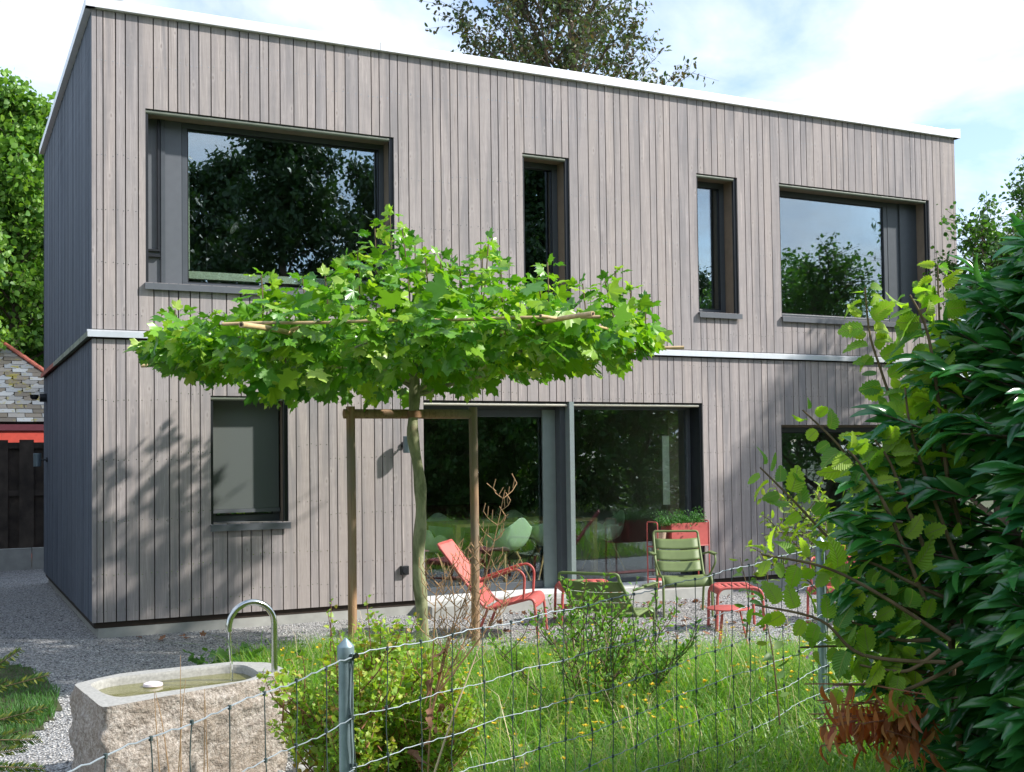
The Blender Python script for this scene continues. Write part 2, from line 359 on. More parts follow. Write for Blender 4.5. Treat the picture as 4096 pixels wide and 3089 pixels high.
def smoothpath(P, n=6):
    P = [Vector(p) for p in P]; out = []
    for i in range(len(P)-1):
        a, b, c, d = P[max(i-1,0)], P[i], P[i+1], P[min(i+2, len(P)-1)]
        for k in range(n):
            t = k/n; out.append(.5*((2*b)+(c-a)*t+(2*a-5*b+4*c-d)*t*t+(3*b-a-3*c+d)*t**3))
    out.append(P[-1]); return out
def fillet(P, r=.05, n=5):      # polyline with rounded corners
    P = [Vector(p) for p in P]; out = [P[0]]
    for i in range(1, len(P)-1):
        a = (P[i-1]-P[i]); b = (P[i+1]-P[i]); d = min(r, a.length*.48, b.length*.48)
        s, e = P[i]+a.normalized()*d, P[i]+b.normalized()*d
        for k in range(n+1): t = k/n; out.append(s*(1-t)**2+P[i]*2*t*(1-t)+e*t*t)
    out.append(P[-1]); return out
# leaves ------------------------------------------------------------
def leaf_template(outline, fold=.25, droop=.3, mid=6):
    """outline: right half (x,y) from base (0,0) to tip (0,1); makes a folded, drooping blade of unit length along +Y"""
    R = outline; n = len(R); V = []; UV = []; T = []
    def z(x, y): return fold*abs(x)-droop*y*y
    for x, y in R: V.append((x, y, z(x, y))); UV.append((.5+x, y))
    for x, y in R[1:-1]: V.append((-x, y, z(x, y))); UV.append((.5-x, y))
    ms = []
    for x, y in R[1:-1]: V.append((0, y*.98+.01, z(0, y))); UV.append((.5, y)); ms.append(len(V)-1)
    r = list(range(n)); l = [0]+[n+i for i in range(n-2)]+[n-1]; c = [0]+ms+[n-1]
    for i in range(n-1):
        for S, flip in ((r, 0), (l, 1)):
            q = [c[i], S[i], S[i+1], c[i+1]]
            for t in ((q[0], q[1], q[2]), (q[0], q[2], q[3])):
                if len(set(t)) == 3: T.append(t[::-1] if flip else t)
    return np.array(V), np.array(T), np.array(UV)
OVAL = [(0,0), (.16,.18), (.25,.45), (.2,.75), (0,1)]
LT_oval = leaf_template(OVAL)
LT_small = leaf_template([(0,0), (.26,.45), (0,1)], .2, .2)
LT_round = leaf_template([(0,0), (.33,.25), (.38,.6), (0,1)], .2, .2)
LT_laurel = leaf_template([(0,0), (.07,.12), (.125,.32), (.145,.52), (.12,.74), (.055,.92), (0,1)], .40, .26)
def serr(base, k=9, amp=.05):
    out = [base[0]]
    xs = [b[1] for b in base]; ys = [b[0] for b in base]
    for i in range(1, k*2):
        t = i/(k*2); x = float(np.interp(t, xs, ys))+(amp if i % 2 else -amp*.4); out.append((max(x, .02), t+(.012 if i % 2 else 0)))
    out.append(base[-1]); return out
LT_hazel = leaf_template(serr([(0,0), (.22,.04), (.33,.25), (.36,.52), (.26,.78), (.08,.93), (0,1)], 7, .06), .35, .6)
LT_curr = leaf_template([(0,0), (.35,.02), (.5,.28), (.33,.42), (.42,.68), (.2,.72), (0,1)], .25, .25)
def plane_leaf():
    # five-lobed toothed leaf, radial outline round the leaf base
    lobes = [(0,1.0), (58,.86), (-58,.86), (112,.55), (-112,.55)]
    ang = np.radians(np.arange(-150, 151, 9)); V = [(0,0,0)]; 
    for i, a in enumerate(ang):
        best = 0
        for la, lr in lobes:
            d = abs(math.degrees(a)-la); best = max(best, lr*max(0, 1-(d/36)**1.15*.58) if d < 38 else 0)
        r = max(best, .43)*(1.09 if i % 2 else .92)
        x, y = math.sin(a)*r, math.cos(a)*r
        V.append((x*.62, y*.62+.30, .10*abs(x)-.16*r*r+.05*math.cos(5*a)))
    T = [(0, i+1, i) for i in range(1, len(V)-1)]
    V[0] = (0, .22, .03); V = np.array(V); UV = V[:, :2]*1+[.5, 0]
    return V, np.array(T), UV
LT_plane = plane_leaf()
LT_blade = (np.array([(-.5,0,0), (.5,0,0), (-.35,0,.5), (.35,0,.5), (0,0,1.)]), np.array([(0,1,3), (0,3,2), (2,3,4)]), None)
def frames(D, Up=None, spin=None):
    """rotation matrices (K,3,3) whose Y axis is D and Z axis is near Up"""
    D = D/np.linalg.norm(D, axis=1, keepdims=True); K = len(D)
    if Up is None: Up = np.tile([0,0,1.], (K,1))
    X = np.cross(D, Up); nX = np.linalg.norm(X, axis=1, keepdims=True); X = np.where(nX < 1e-4, [[1.,0,0]], X/np.maximum(nX, 1e-4)); Z = np.cross(X, D)
    if spin is not None:
        c, s = np.cos(spin)[:,None], np.sin(spin)[:,None]; X, Z = X*c+Z*s, Z*c-X*s
    return np.stack([X, D, Z], axis=2)
def scatter(name, LT, P, R, S, mat, parent=None, **kw):
    V, T, UV = LT; K = len(P); S = np.asarray(S); S = S[:,None,None] if S.ndim == 1 else S[:,None,:]
    A = np.einsum('kij,knj->kni', R, V[None]*S)+P[:,None,:]
    TT = T[None]+(np.arange(K)*len(V))[:,None,None]
    me = fastmesh(name, A.reshape(-1,3), TT.reshape(-1,3), None if UV is None else np.tile(UV, (K,1)))
    return meshobj(name, me, mat, parent, **kw)
def leaf_mesh(name, LT, mat):
    me = fastmesh(name, LT[0], LT[1], LT[2]); me.materials.append(M[mat]); return me
def place_leaves(name, LT, P, R, S, mat, parent, n_ind=0, stuffname='foliage', camdist=True):
    """first the n_ind leaves nearest the camera as single parts, the rest as one part"""
    P = np.asarray(P); S = np.asarray(S); R = np.asarray(R)
    order = np.argsort(np.linalg.norm(P-np.array(CAM), axis=1)/np.maximum(S, 1e-3)); I = order[:n_ind]; J = order[n_ind:]
    variants = []
    for q in range(3):
        V = LT[0].copy(); V[:,2] *= (1, .4, 1.7)[q]; V[:,2] += (0, .12, -.1)[q]*V[:,0]; variants.append(leaf_mesh(name, (V, LT[1], LT[2]), mat))
    for a, i in enumerate(I):
        o = bpy.data.objects.new(name, variants[a % 3]); Mx = Matrix(R[i].tolist()).to_4x4(); Mx.translation = Vector(P[i]); 
        o.matrix_basis = Mx @ Matrix.Diagonal((S[i],)*3+(1,)); link(o, parent)
    if len(J): scatter(stuffname, LT, P[J], R[J], S[J], mat, parent, kind='stuff')
def rdir(n, up=0.0):
    v = RNG.normal(size=(n,3)); v[:,2] += up; return v/np.linalg.norm(v, axis=1, keepdims=True)

# ------------------------------------------------------------------ ground
def hgt(x, y):
    def ss(t): t = max(0, min(1, t)); return t*t*(3-2*t)
    return .24*ss((x-.6)/2.2)*ss((-4.6-y)/2.6)+.03*ss((-6.3-y)/1.5)
def in_poly(x, y, P):
    c = False; n = len(P)
    for i in range(n):
        (x1,y1), (x2,y2) = P[i], P[(i+1) % n]
        if (y1 > y) != (y2 > y) and x < (x2-x1)*(y-y1)/(y2-y1)+x1: c = not c
    return c
def grid(x0, x1, y0, y1, st, dz=0, keep=None):
    nx = max(1, round((x1-x0)/st)); ny = max(1, round((y1-y0)/st)); V = []; F = []
    for j in range(ny+1):
        for i in range(nx+1): x = x0+(x1-x0)*i/nx; y = y0+(y1-y0)*j/ny; V.append((x, y, hgt(x,y)+dz))
    for j in range(ny):
        for i in range(nx):
            if keep is None or keep(x0+(x1-x0)*(i+.5)/nx, y0+(y1-y0)*(j+.5)/ny):
                a = j*(nx+1)+i; F.append((a, a+1, a+nx+2, a+nx+1))
    return V, F
def sheet(name, V, F, mat, **kw):
    me = bpy.data.meshes.new(name); me.from_pydata(V, [], F); me.update(); return meshobj(name, me, mat, None, True, kind='structure', **kw)
big = MB()
V, F = grid(-14, 22, -20, 14, .5, -.012); sheet('garden_ground', V, F, 'ground')
X = 900; mb = MB()
for (x0,x1,y0,y1) in ((-X,X,14,X), (-X,X,-X,-20), (-X,-14,-20,14), (22,X,-20,14)): mb.poly([(x0,y0,-.012), (x1,y0,-.012), (x1,y1,-.012), (x0,y1,-.012)])
mb.build('far_ground', 'ground', kind='structure')
LAWN = [(.72,-2.15), (1.15,-1.8), (1.7,-1.9), (2.3,-2.5), (3.0,-3.2), (3.7,-3.6), (4.6,-3.95), (5.5,-4.1), (6.6,-4.2), (10,-4.4), (10,-9.5), (-2.6,-9.5), (-2.4,-8.1), (.1,-7.4), (.8,-6.6), (.75,-5.2), (.66,-3.8)]
LAWN2 = [(-2.6,-.3), (-.95,-.62), (-.62,-1.5), (-.52,-2.6), (-.62,-3.5), (-.92,-4.3), (-2.6,-4.6)]
V, F = grid(-8, 12, -7.4, 9.0, .2, 0.0); sheet('gravel_yard', V, F, 'gravel')
V, F = grid(-2.6, 10, -9.6, -1.3, .1, .005, lambda x, y: in_poly(x, y, LAWN)); sheet('meadow_soil', V, F, 'soil')
V, F = grid(-2.7, -.4, -4.7, -.2, .08, .005, lambda x, y: in_poly(x, y, LAWN2)); sheet('side_lawn_soil', V, F, 'soil')

def sample(poly, n, dens=None):
    xs = [p[0] for p in poly]; ys = [p[1] for p in poly]; out = []
    while len(out) < n:
        x = random.uniform(min(xs), max(xs)); y = random.uniform(min(ys), max(ys))
        if in_poly(x, y, poly) and (dens is None or random.random() < dens(x, y)): out.append((x, y))
    return out
def clump(x, y): return .5+.5*math.sin(x*3.1+1.3*math.sin(y*2.3))*math.sin(y*2.7+1.1*math.sin(x*1.9))
def grass(name, pts, hmin, hmax, wd, mat, lean=.35, **kw):
    K = len(pts); P = np.array([(x, y, hgt(x,y)-.005) for x, y in pts])
    cl = np.array([clump(x*1.7, y*1.7) for x, y in pts])
    bk = np.interp(P[:,0], [.7,1.15,1.7,2.3,3,3.7,4.6,5.5,6.6], [-2.15,-1.8,-1.9,-2.5,-3.2,-3.6,-3.95,-4.1,-4.2])-P[:,1]; Hh = (hmin+(hmax-hmin)*RNG.random(K)**1.4)*(.6+.7*cl)*np.clip(.35+bk*.5, .35, 1); a = RNG.random(K)*2*np.pi; ln = (lean*(.3+RNG.random(K)))*Hh
    w_ = wd*(.6+.8*RNG.random(K)); side = np.stack([-np.sin(a), np.cos(a), np.zeros(K)], 1); fw = np.stack([np.cos(a), np.sin(a), np.zeros(K)], 1)
    z = np.array([0,0,1.])
    def lvl(t, b, wf):
        c = P+z*(Hh*t)[:,None]+fw*(ln*b)[:,None]; return c-side*(w_*wf)[:,None], c+side*(w_*wf)[:,None]
    a0, a1 = lvl(0, 0, .5); b0, b1 = lvl(.5, .25, .45); c0, c1 = lvl(.85, .75, .28); d0 = P+z*(Hh*.93)[:,None]+fw*(ln*1.6)[:,None]
    V = np.stack([a0,a1,b0,b1,c0,c1,d0], 1).reshape(-1,3); t = np.array([(0,1,3),(0,3,2),(2,3,5),(2,5,4),(4,5,6)])
    T = (t[None]+(np.arange(K)*7)[:,None,None]).reshape(-1,3)
    return meshobj(name, fastmesh(name, V, T), mat, None, kind='stuff', **kw)
def inview(x, y): return -7.9 < y
near = sample(LAWN, 60000, lambda x, y: (1. if x < 6.5 else .3)*(1 if -8.6 < y else .2)*(.45+.55*clump(x,y))*(1 if not (x<.8 and y<-6.4) else .5))
grass('meadow_grass', near, .10, .40, .0065, 'grass', .85, label='long sunlit meadow grass behind the wire fence', category='grass')
edge = []
for (x, y) in sample([(.6,-1.9), (1.3,-1.2), (1.9,-1.2), (3.2,-2.9), (4.8,-3.5), (7,-3.7), (7,-4.3), (4.6,-3.9), (2.5,-2.5), (.9,-2.5)], 2600): edge.append((x, y))
grass('gravel_edge_grass', edge, .05, .2, .005, 'grass', .5, label='thin grass tufts straggling along the edge of the gravel', category='grass')
grass('side_lawn_grass', sample(LAWN2, 15000), .04, .13, .006, 'grassdark', .6, label='short dark green lawn left of the stone trough', category='grass')
# clover-like ground leaves in the meadow
pts = sample(LAWN, 18000, lambda x, y: 1 if y > -8 and x < 6 else .1); K = len(pts)
P = np.array([(x, y, hgt(x,y)+.02+.17*random.random()) for x, y in pts])
scatter('meadow_clover', LT_round, P, frames(rdir(K, .2)), .012+.016*RNG.random(K), 'privet', None, kind='stuff', label='low clover and herb leaves among the meadow grass', category='clover')
# yellow flowers
ctr = sample(LAWN, 120, lambda x, y: 1 if (.9 < x < 5 and -7.3 < y < -3.2) else 0); FP = []
for cx, cy in ctr:
    for k in range(random.randint(2, 6)): FP.append((cx+random.gauss(0,.09), cy+random.gauss(0,.09)))
P = []; D = []
for x, y in FP:
    z = hgt(x,y)+random.uniform(.16,.33)
    for k in range(6): P.append((x+random.gauss(0,.004), y+random.gauss(0,.004), z)); D.append((math.cos(k*1.05), math.sin(k*1.05), .5+random.random()))
P = np.array(P); scatter('yellow_flowers', LT_round, P, frames(np.array(D)), .012+.010*RNG.random(len(P)), 'yellow', None, kind='stuff', label='small yellow trefoil flowers dotted through the meadow grass', category='flowers')
# loose pebbles on the gravel in view
pts = []
while len(pts) < 7000:
    x = random.uniform(-2.5, 7.5); y = random.uniform(-7.2, 2.5)
    if (y < -.05 or x < -.05) and not in_poly(x, y, LAWN) and not in_poly(x, y, LAWN2) and not (-.8 < x < .5 and -6.2 < y < -5.1): pts.append((x, y, .004))
Vp = np.array([(1,0,0),(-1,0,0),(0,1,0),(0,-1,0),(0,0,.7),(0,0,-.5)]); Tp = np.array([(0,2,4),(2,1,4),(1,3,4),(3,0,4),(2,0,5),(1,2,5),(3,1,5),(0,3,5)])
def pebblemat():
    m, nt, b, Nn, Ll = newmat('pebble'); ri = Nn('ShaderNodeNewGeometry').outputs['Random Per Island']
    Ll(ramp(nt, ri, [(.12,.12,.125), (.3,.3,.3), (.42,.42,.41), (.62,.61,.59)]), b.inputs['Base Color']); b.inputs['Roughness'].default_value = .8; return m
M['pebble'] = pebblemat(); K = len(pts)
scatter('loose_gravel', (Vp, Tp, None), np.array(pts), frames(rdir(K)), .006+.008*RNG.random(K), 'pebble', None, kind='stuff', label='loose grey gravel stones lying on the yard', category='gravel')

# ------------------------------------------------------------------ house
HX, HD = 11.818, 6.021; ZT, ZB = 6.26, .16; YR = .25
house = empty('house', (0,0,0), label='two storey flat roofed house clad in grey vertical timber boards', category='house')
# window openings (x0,x1,z0,z1)
WA = (.514, 3.187, 3.545, 5.316); WB = (4.794, 5.424, 3.545, 5.316); WC = (7.273, 7.914, 3.545, 5.316); WD = (8.596, 11.291, 3.545, 5.316)
WE = (1.154, 1.965, 1.085, 2.405); WG = (8.55, 11.10, .80, 2.11); DO = (3.512, 7.30, .10, 2.384)
UP = [WA, WB, WC, WD]; LO = [WE, WG, DO]
def wall_panels(mb, x0, x1, z0, z1, holes, y0, y1):
    xs = sorted({x0, x1, *[h[0] for h in holes], *[h[1] for h in holes]})
    for a, b in zip(xs[:-1], xs[1:]):
        hs = sorted([(h[2], h[3]) for h in holes if h[0] <= a+1e-6 and h[1] >= b-1e-6]); z = z0
        for lo, hi in hs:
            if lo > z: mb.box(a, b, y0, y1, z, lo)
            z = hi
        if z < z1: mb.box(a, b, y0, y1, z, z1)
def grow(h, e): return (h[0]-e, h[1]+e, h[2]-e, h[3]+e)
b = MB(); wall_panels(b, .03, HX-.03, .10, ZT, [h for h in UP+LO], .028, .06); b.build('backing_wall', 'backing', house)
b = MB(); wall_panels(b, .06, HX-.06, .10, ZT, [grow(h, .0) for h in UP+LO], .0605, .30); b.build('inner_wall', 'plaster', house)
# boards
seams = [.043, .107, .227, .321]; pat = [.122, .15, .148, .093, .121, .094]; x = .321; i = 0
pat = [.123, .150, .148, .093, .121, .094]
while x < HX-.16: x += pat[i % 6]*random.uniform(.985, 1.015); seams.append(x); i += 1
seams[-1] = HX-.045
def board(x0, x1, z0, z1, holes):
    g = .0056; mb = MB(); a, b = x0+g, x1-g; y0 = -random.uniform(0, .0015)
    cuts = sorted({a, b, *[h[k] for h in holes for k in (0,1) if a < h[k] < b]}); pieces = []
    for p, q in zip(cuts[:-1], cuts[1:]):
        hs = sorted([(h[2], h[3]) for h in holes if h[0] <= p+1e-6 and h[1] >= q-1e-6]); z = z0
        for lo, hi in hs:
            if lo > z: pieces.append((p, q, z, lo))
            z = max(z, hi)
        if z < z1: pieces.append((p, q, z, z1))
    # pieces that do not touch are separate boards
    groups = []
    for pc in pieces:
        hit = [g_ for g_ in groups if any(abs(o_[1]-pc[0]) < 1e-6 and min(o_[3], pc[3])-max(o_[2], pc[2]) > .01 or abs(o_[0]-pc[1]) < 1e-6 and min(o_[3], pc[3])-max(o_[2], pc[2]) > .01 for o_ in g_)]
        new = [pc]
        for h_ in hit: new += h_; groups.remove(h_)
        groups.append(new)
    for g_ in groups:
        mb = MB(); cx, cz = g_[0][0], g_[0][2]
        for (p, q, lo, hi) in g_: mb.box(p-cx, q-cx, y0, .022, lo-cz, hi-cz)
        o = mb.build('board', 'board', house); o.location = (cx, 0, cz)
for a, b in zip(seams[:-1], seams[1:]):
    board(a, b, 3.055, ZT+.005, UP); board(a, b, ZB, 2.955, LO)
for (p, q) in ((0, .043), (HX-.045, HX)):
    for lo, hi in ((ZB, 2.955), (3.055, ZT)):
        mb = MB().box(0, q-p-.001, -.001, .022, 0, hi-lo); o = mb.build('corner_board', 'board', house); o.location = (p, 0, lo)
# screws
P = []
for z in (5.75, 4.8, 4.25, 3.72, 3.2, 2.85, 2.35, 1.75, 1.15, .62, .26):
    for a, b in zip(seams[:-1], seams[1:]):
        zz_ = z+.07*math.floor(a*1.3 % 3)
        if any(h[0]-.02 < a+.06 < h[1]+.02 and h[2]-.02 < zz_ < h[3]+.02 for h in UP+LO): continue
        for t in (.2, .8): P.append((a+(b-a)*t, -.0022, zz_+random.gauss(0,.006)))
hexv = np.array([(math.cos(k*1.047), 0, math.sin(k*1.047)) for k in range(6)]); hext = np.array([(0,1,2),(0,2,3),(0,3,4),(0,4,5)])
K = len(P); scatter('screw_heads', (hexv, hext, None), np.array(P), np.tile(np.eye(3), (K,1,1)), np.full(K, .0046), 'steel', house, kind='stuff')
# side wall (gable end, x = 0) boards read as fine ribs
mb = MB(); y = .024; i = 0
while y < HD-.02:
    wdt = min((.06, .045, .075, .05)[i % 4], HD-y); 
    for lo, hi in ((ZB, 2.955), (3.055, ZT)): mb.box(.0+random.uniform(0,.006), .022, y+.003, y+wdt-.003, lo, hi)
    y += wdt; i += 1
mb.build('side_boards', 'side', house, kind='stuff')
MB().box(.024, .05, .065, HD, .1, ZT).build('side_backing', 'backing', house)
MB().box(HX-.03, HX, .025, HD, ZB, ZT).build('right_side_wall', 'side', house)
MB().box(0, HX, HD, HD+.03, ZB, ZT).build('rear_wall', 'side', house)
# plinth, ledge, flashings, roof
MB().box(.06, HX-.06, .03, HD, -.2, .10).build('plinth', 'concrete', house, bevel=.004)
for a, b in ((3.42, 5.9), (5.905, 7.42)): MB().box(a, b, -.40, .028, -.1, .125).build('ledge_block', 'concrete', house, bevel=.008)
MB().box(3.512, 7.30, -.045, .25, .127, .165).build('door_sill', 'sillstone', house)
def flash(prof, x0, x1, name, mat):    # profile in (y,z) extruded along x
    pts = [(x0, p[0], p[1]) for p in prof]; return MB().prism(pts, (x1-x0, 0, 0)).build(name, mat, house)
mp = [(.026,3.052), (-.012,3.046), (-.040,3.028), (-.044,2.972), (-.038,2.972), (-.034,3.02), (.026,3.03)]
for a, b in ((-.045, .72), (.722, 4.3), (4.302, 8.1), (8.102, HX+.04)): flash(mp, a, b, 'mid_flashing', 'zinc')
def flashy(prof, y0, y1, name, mat): pts = [(p[0], y0, p[1]) for p in prof]; return MB().prism(pts, (0, y1-y0, 0)).build(name, mat, house)
flashy([(.026,3.052), (-.044,3.03), (-.046,2.972), (.026,3.0)], -.012, 3.9, 'side_flashing', 'zinc_old')
flashy([(.026,3.052), (-.044,3.03), (-.046,2.972), (.026,3.0)], 3.902, HD, 'side_flashing', 'ridgetile')
rp = [(.03,6.262), (-.052,6.262), (-.052,6.352), (-.045,6.365), (.35,6.365), (.35,6.345), (.03,6.345)]
for a, b in ((-.06, 3.02), (3.025, 6.93), (6.935, 10.05), (10.055, HX+.07)): flash(rp, a, b, 'roof_edge', 'roofmetal')
flashy([(.03,6.262), (-.062,6.262), (-.062,6.352), (-.05,6.366), (.3,6.366), (.03,6.345)], -.053, HD+.05, 'side_roof_edge', 'roofmetal')
flashy([(HX-.03,6.262), (HX+.072,6.262), (HX+.072,6.40), (HX+.06,6.40), (HX-.3,6.35)], -.053, HD+.05, 'side_roof_edge', 'roofmetal')
MB().box(.06, HX-.06, .36, HD, 6.27, 6.34).build('roof', 'concrete', house)
# interior
mb = MB()
mb.box(.06, HX-.06, .302, HD-.01, .10, .16); mb.box(.06, HX-.06, .302, HD-.01, 2.75, 3.1)
mb.build('floor_slabs', 'floor', house)
mb = MB(); mb.box(.06, HX-.06, HD-.12, HD-.02, .165, 6.25); mb.box(.055, .12, .302, HD-.15, .165, 6.25); mb.box(HX-.13, HX-.06, .302, HD-.15, .165, 6.25)
for x in (3.32, 7.42, 7.0+1.5): mb.box(x, x+.1, .302, HD-.15, .165, 2.745)
for x in (3.6, 6.3, 8.2): mb.box(x, x+.1, .302, HD-.15, 3.105, 6.25)
mb.build('room_walls', 'plaster', house)
# ---- windows
def rect_ring(mb, x0, x1, z0, z1, t, y0, y1):
    mb.box(x0, x1, y0, y1, z0, z0+t); mb.box(x0, x1, y0, y1, z1-t, z1); mb.box(x0, x0+t, y0, y1, z0+t, z1-t); mb.box(x1-t, x1, y0, y1, z0+t, z1-t)
def window(o, name='window', panel=None, fr=.07, sill=True, strip=True, blind=False, soffit='reveal'):
    x0, x1, z0, z1 = o; e = empty(name, (0,0,0)); e.parent = house
    # e is a part (an empty frame of reference would be nothing to look at: make the frame itself the part)
    bpy.data.objects.remove(e)
    gx0, gx1 = x0+.03, x1-.03
    if panel == 'left': gx0 = x0+.405
    if panel == 'right': gx1 = x1-.56
    mb = MB(); rect_ring(mb, gx0, gx1, z0+.0, z1-.03, fr, YR, YR+.06)
    f = mb.build(name, 'frame', house, bevel=.003)
    MB().box(gx0+fr-.004, gx1-fr+.004, YR+.028, YR+.036, z0+fr-.004, z1-.03-fr+.004).build('pane', 'glass', f)
    mb = MB(); rect_ring(mb, gx0+fr, gx1-fr, z0+fr, z1-.03-fr, .014, YR+.012, YR+.026); mb.build('glazing_bead', 'framedark', f)
    mb = MB(); mb.box(x0-.002, x0+.028, .062, YR+.06, z0, z1); mb.box(x1-.028, x1+.002, .062, YR+.06, z0, z1); mb.box(x0+.029, x1-.029, .075, YR+.06, z1-.028, z1+.002)
    mb.build('reveal_lining', soffit, f)
    mb = MB(); mb.box(x1-.045, x1-.004, .0235, .060, z0, z1-.002); mb.box(x0+.004, x0+.03, .0235, .060, z0, z1-.002); mb.build('blind_guide', 'framedark', f)
    if strip: MB().tube([(x0+.003,.032,z1-.026), (x1-.05,.032,z1-.026)], .022, 10).build('blind_box_edge', 'gstrip', f, True)
    if sill:
        pts = [(x0-.012, YR, z0+.002), (x0-.012, -.045, z0-.010), (x0-.012, -.045, z0-.075), (x0-.012, -.038, z0-.075), (x0-.012, -.036, z0-.02), (x0-.012, YR, z0-.02)]
        MB().prism(pts, (x1-x0+.024, 0, 0)).build('window_sill', 'panel', f)
    if panel == 'left':
        px = x0+.03
        MB().box(px, x0+.19, YR+.005, YR+.04, z0, z1-.03).build('vent_panel', 'panel', f)
        mb = MB(); mb.box(x0+.155, x0+.175, YR-.03, YR+.004, z0+.38, z1-.04); mb.box(px, x0+.18, YR-.03, YR+.004, z0+.36, z0+.379); mb.box(px, x0+.18, YR-.035, YR+.004, z0+.30, z0+.325); mb.build('panel_blind_rail', 'framedark', f)
        MB().box(x0+.19, x0+.232, YR-.02, YR+.04, z0, z1-.03).build('post', 'frame', f)
        MB().box(x0+.234, x0+.402, YR-.005, YR+.05, z0, z1-.03).build('post', 'panel', f)
    if panel == 'right':
        MB().box(gx1+.002, gx1+.21, YR-.005, YR+.05, z0, z1-.03).build('post', 'frame', f)
        MB().box(gx1+.213, x1-.03, YR-.03, YR+.04, z0, z1-.03).build('vent_panel', 'frame', f)
    if blind:
        MB().box(gx0+fr*.3, gx1-fr*.3, YR-.05, YR-.045, z0+.14, z1-.03).build('roller_screen', 'screen', f)
        MB().box(gx0+.01, gx1-.01, YR-.06, YR-.035, z0+.10, z0+.138).build('screen_bar', 'panel', f)
    return f
window(WA, panel='left', fr=.055)['label'] = 'big upper left window with grey vent panel on its left'
window(WB)['label'] = 'tall narrow slit window nearer the middle'; window(WC)['label'] = 'tall narrow slit window near the right'
window(WD, panel='right')['label'] = 'big upper right window with dark vent panel on its right'
window(WE, blind=True)['label'] = 'small lower window with its grey screen down'
window(WG, fr=.06, strip=False)['label'] = 'lower right window with a light metal sill'
MB().box(WG[0]-.02, WG[1]+.02, -.08, .2, WG[2]-.09, WG[2]-.045).build('window_sill', 'zinc', house)
# terrace door
x0, x1, z0, z1 = DO; zb = .168
fr = MB(); rect_ring(fr, 3.515, 5.30, zb, z1-.09, .085, YR, YR+.07); d = fr.build('sliding_door', 'frame', house, bevel=.003)
MB().box(3.60, 5.215, YR+.03, YR+.04, zb+.085, z1-.175).build('pane', 'doorglass', d)
MB().box(5.13, 5.30, YR-.03, YR-.002, zb, z1-.09).build('door_stile', 'framelight', d)
MB().box(5.302, 5.39, .1, YR+.07, zb, z1-.05).build('door_post', 'frame', d)
MB().box(3.515, 5.39, YR-.02, YR+.08, z1-.088, z1-.0).build('door_head', 'frame', d)
MB().tube([(3.52,.035,z1-.04), (5.36,.035,z1-.04)], .017, 10).build('roller_tube', 'tube', d, True)
fr = MB(); rect_ring(fr, 5.45, 7.27, zb, z1-.03, .05, YR-.02, YR+.05); g = fr.build('fixed_glazing', 'frame', house, bevel=.003)
MB().box(5.50, 7.22, YR+.01, YR+.02, zb+.05, z1-.08).build('pane', 'doorglass', g)
MB().box(5.372, 5.432, -.012, YR+.05, zb, z1-.002).build('mullion_post', 'framelight', g)
MB().tube([(5.44,.035,z1-.035), (7.26,.035,z1-.035)], .017, 10).build('roller_tube', 'tube', g, True)
mb = MB(); mb.box(x1-.028, x1+.002, .0235, YR+.07, zb, z1); mb.box(x0-.001, x0+.003, .0235, YR, zb, z1); mb.box(x0+.004, x1-.03, .075, YR-.025, z1-.002, z1+.02); mb.build('door_lining', 'framedark', house)
MB().box(7.05, 7.20, .40, .44, zb, 2.7).build('inner_post', 'reveal', house)
MB().box(6.93, 7.03, .36, .37, 1.10, 1.98).build('wall_board', 'paper', house)

# upstairs room: pale rail and curtain edge behind the glass
MB().box(WA[0]+.45, WA[1]-.1, YR+.34, YR+.42, 3.70, 3.78).build('window_seat_edge', 'lampshade', house)
MB().box(WA[0]+.50, WA[0]+.53, YR+.25, YR+.27, 3.78, 5.2).build('curtain_edge', 'lampshade', house)

# ------------------------------------------------------------------ interior things
def floor_lamp():
    t = empty('floor_lamp', (1.27,.75,3.105), label='dark floor lamp with pale round shade behind the big upper left window', category='floor lamp')
    MB().tube([(0,0,0), (0,0,1.08), (.10,0,1.245), (.12,0,1.31)], .009, 6).build('pole', 'black', t, True)
    MB().lathe([(.13,0), (.13,.02)], n=16).build('base', 'black', t)
    MB().tube([(.08,0,1.34), (.20,0,1.275)], .018, 8).build('arm', 'black', t, True)
    o = MB().lathe([(.03,0), (.05,.05), (.085,.15)], n=20).build('lamp_shade', 'black', t, True); MB().lathe([(.080,.152), (.080,.1525)], n=20).build('shade_inside', 'white', o)
    o.location = (.185,.03,1.285); o.rotation_euler = Vector((.80,-.42,-.55)).to_track_quat('Z','Y').to_euler()
floor_lamp()
def dining_table():
    t = empty('dining_table', (5.42,1.72,.165), rad(7), label='oak dining table standing inside behind the terrace glazing', category='table')
    MB().box(-1.1, 1.1, -.45, .45, .70, .74).build('tabletop', 'oak', t, bevel=.003)
    for sx in (-1, 1):
        for sy in (-1, 1): MB().box(sx*1.065-.035, sx*1.065+.035, sy*.41-.035, sy*.41+.035, 0, .698).build('leg', 'oak', t)
dining_table()
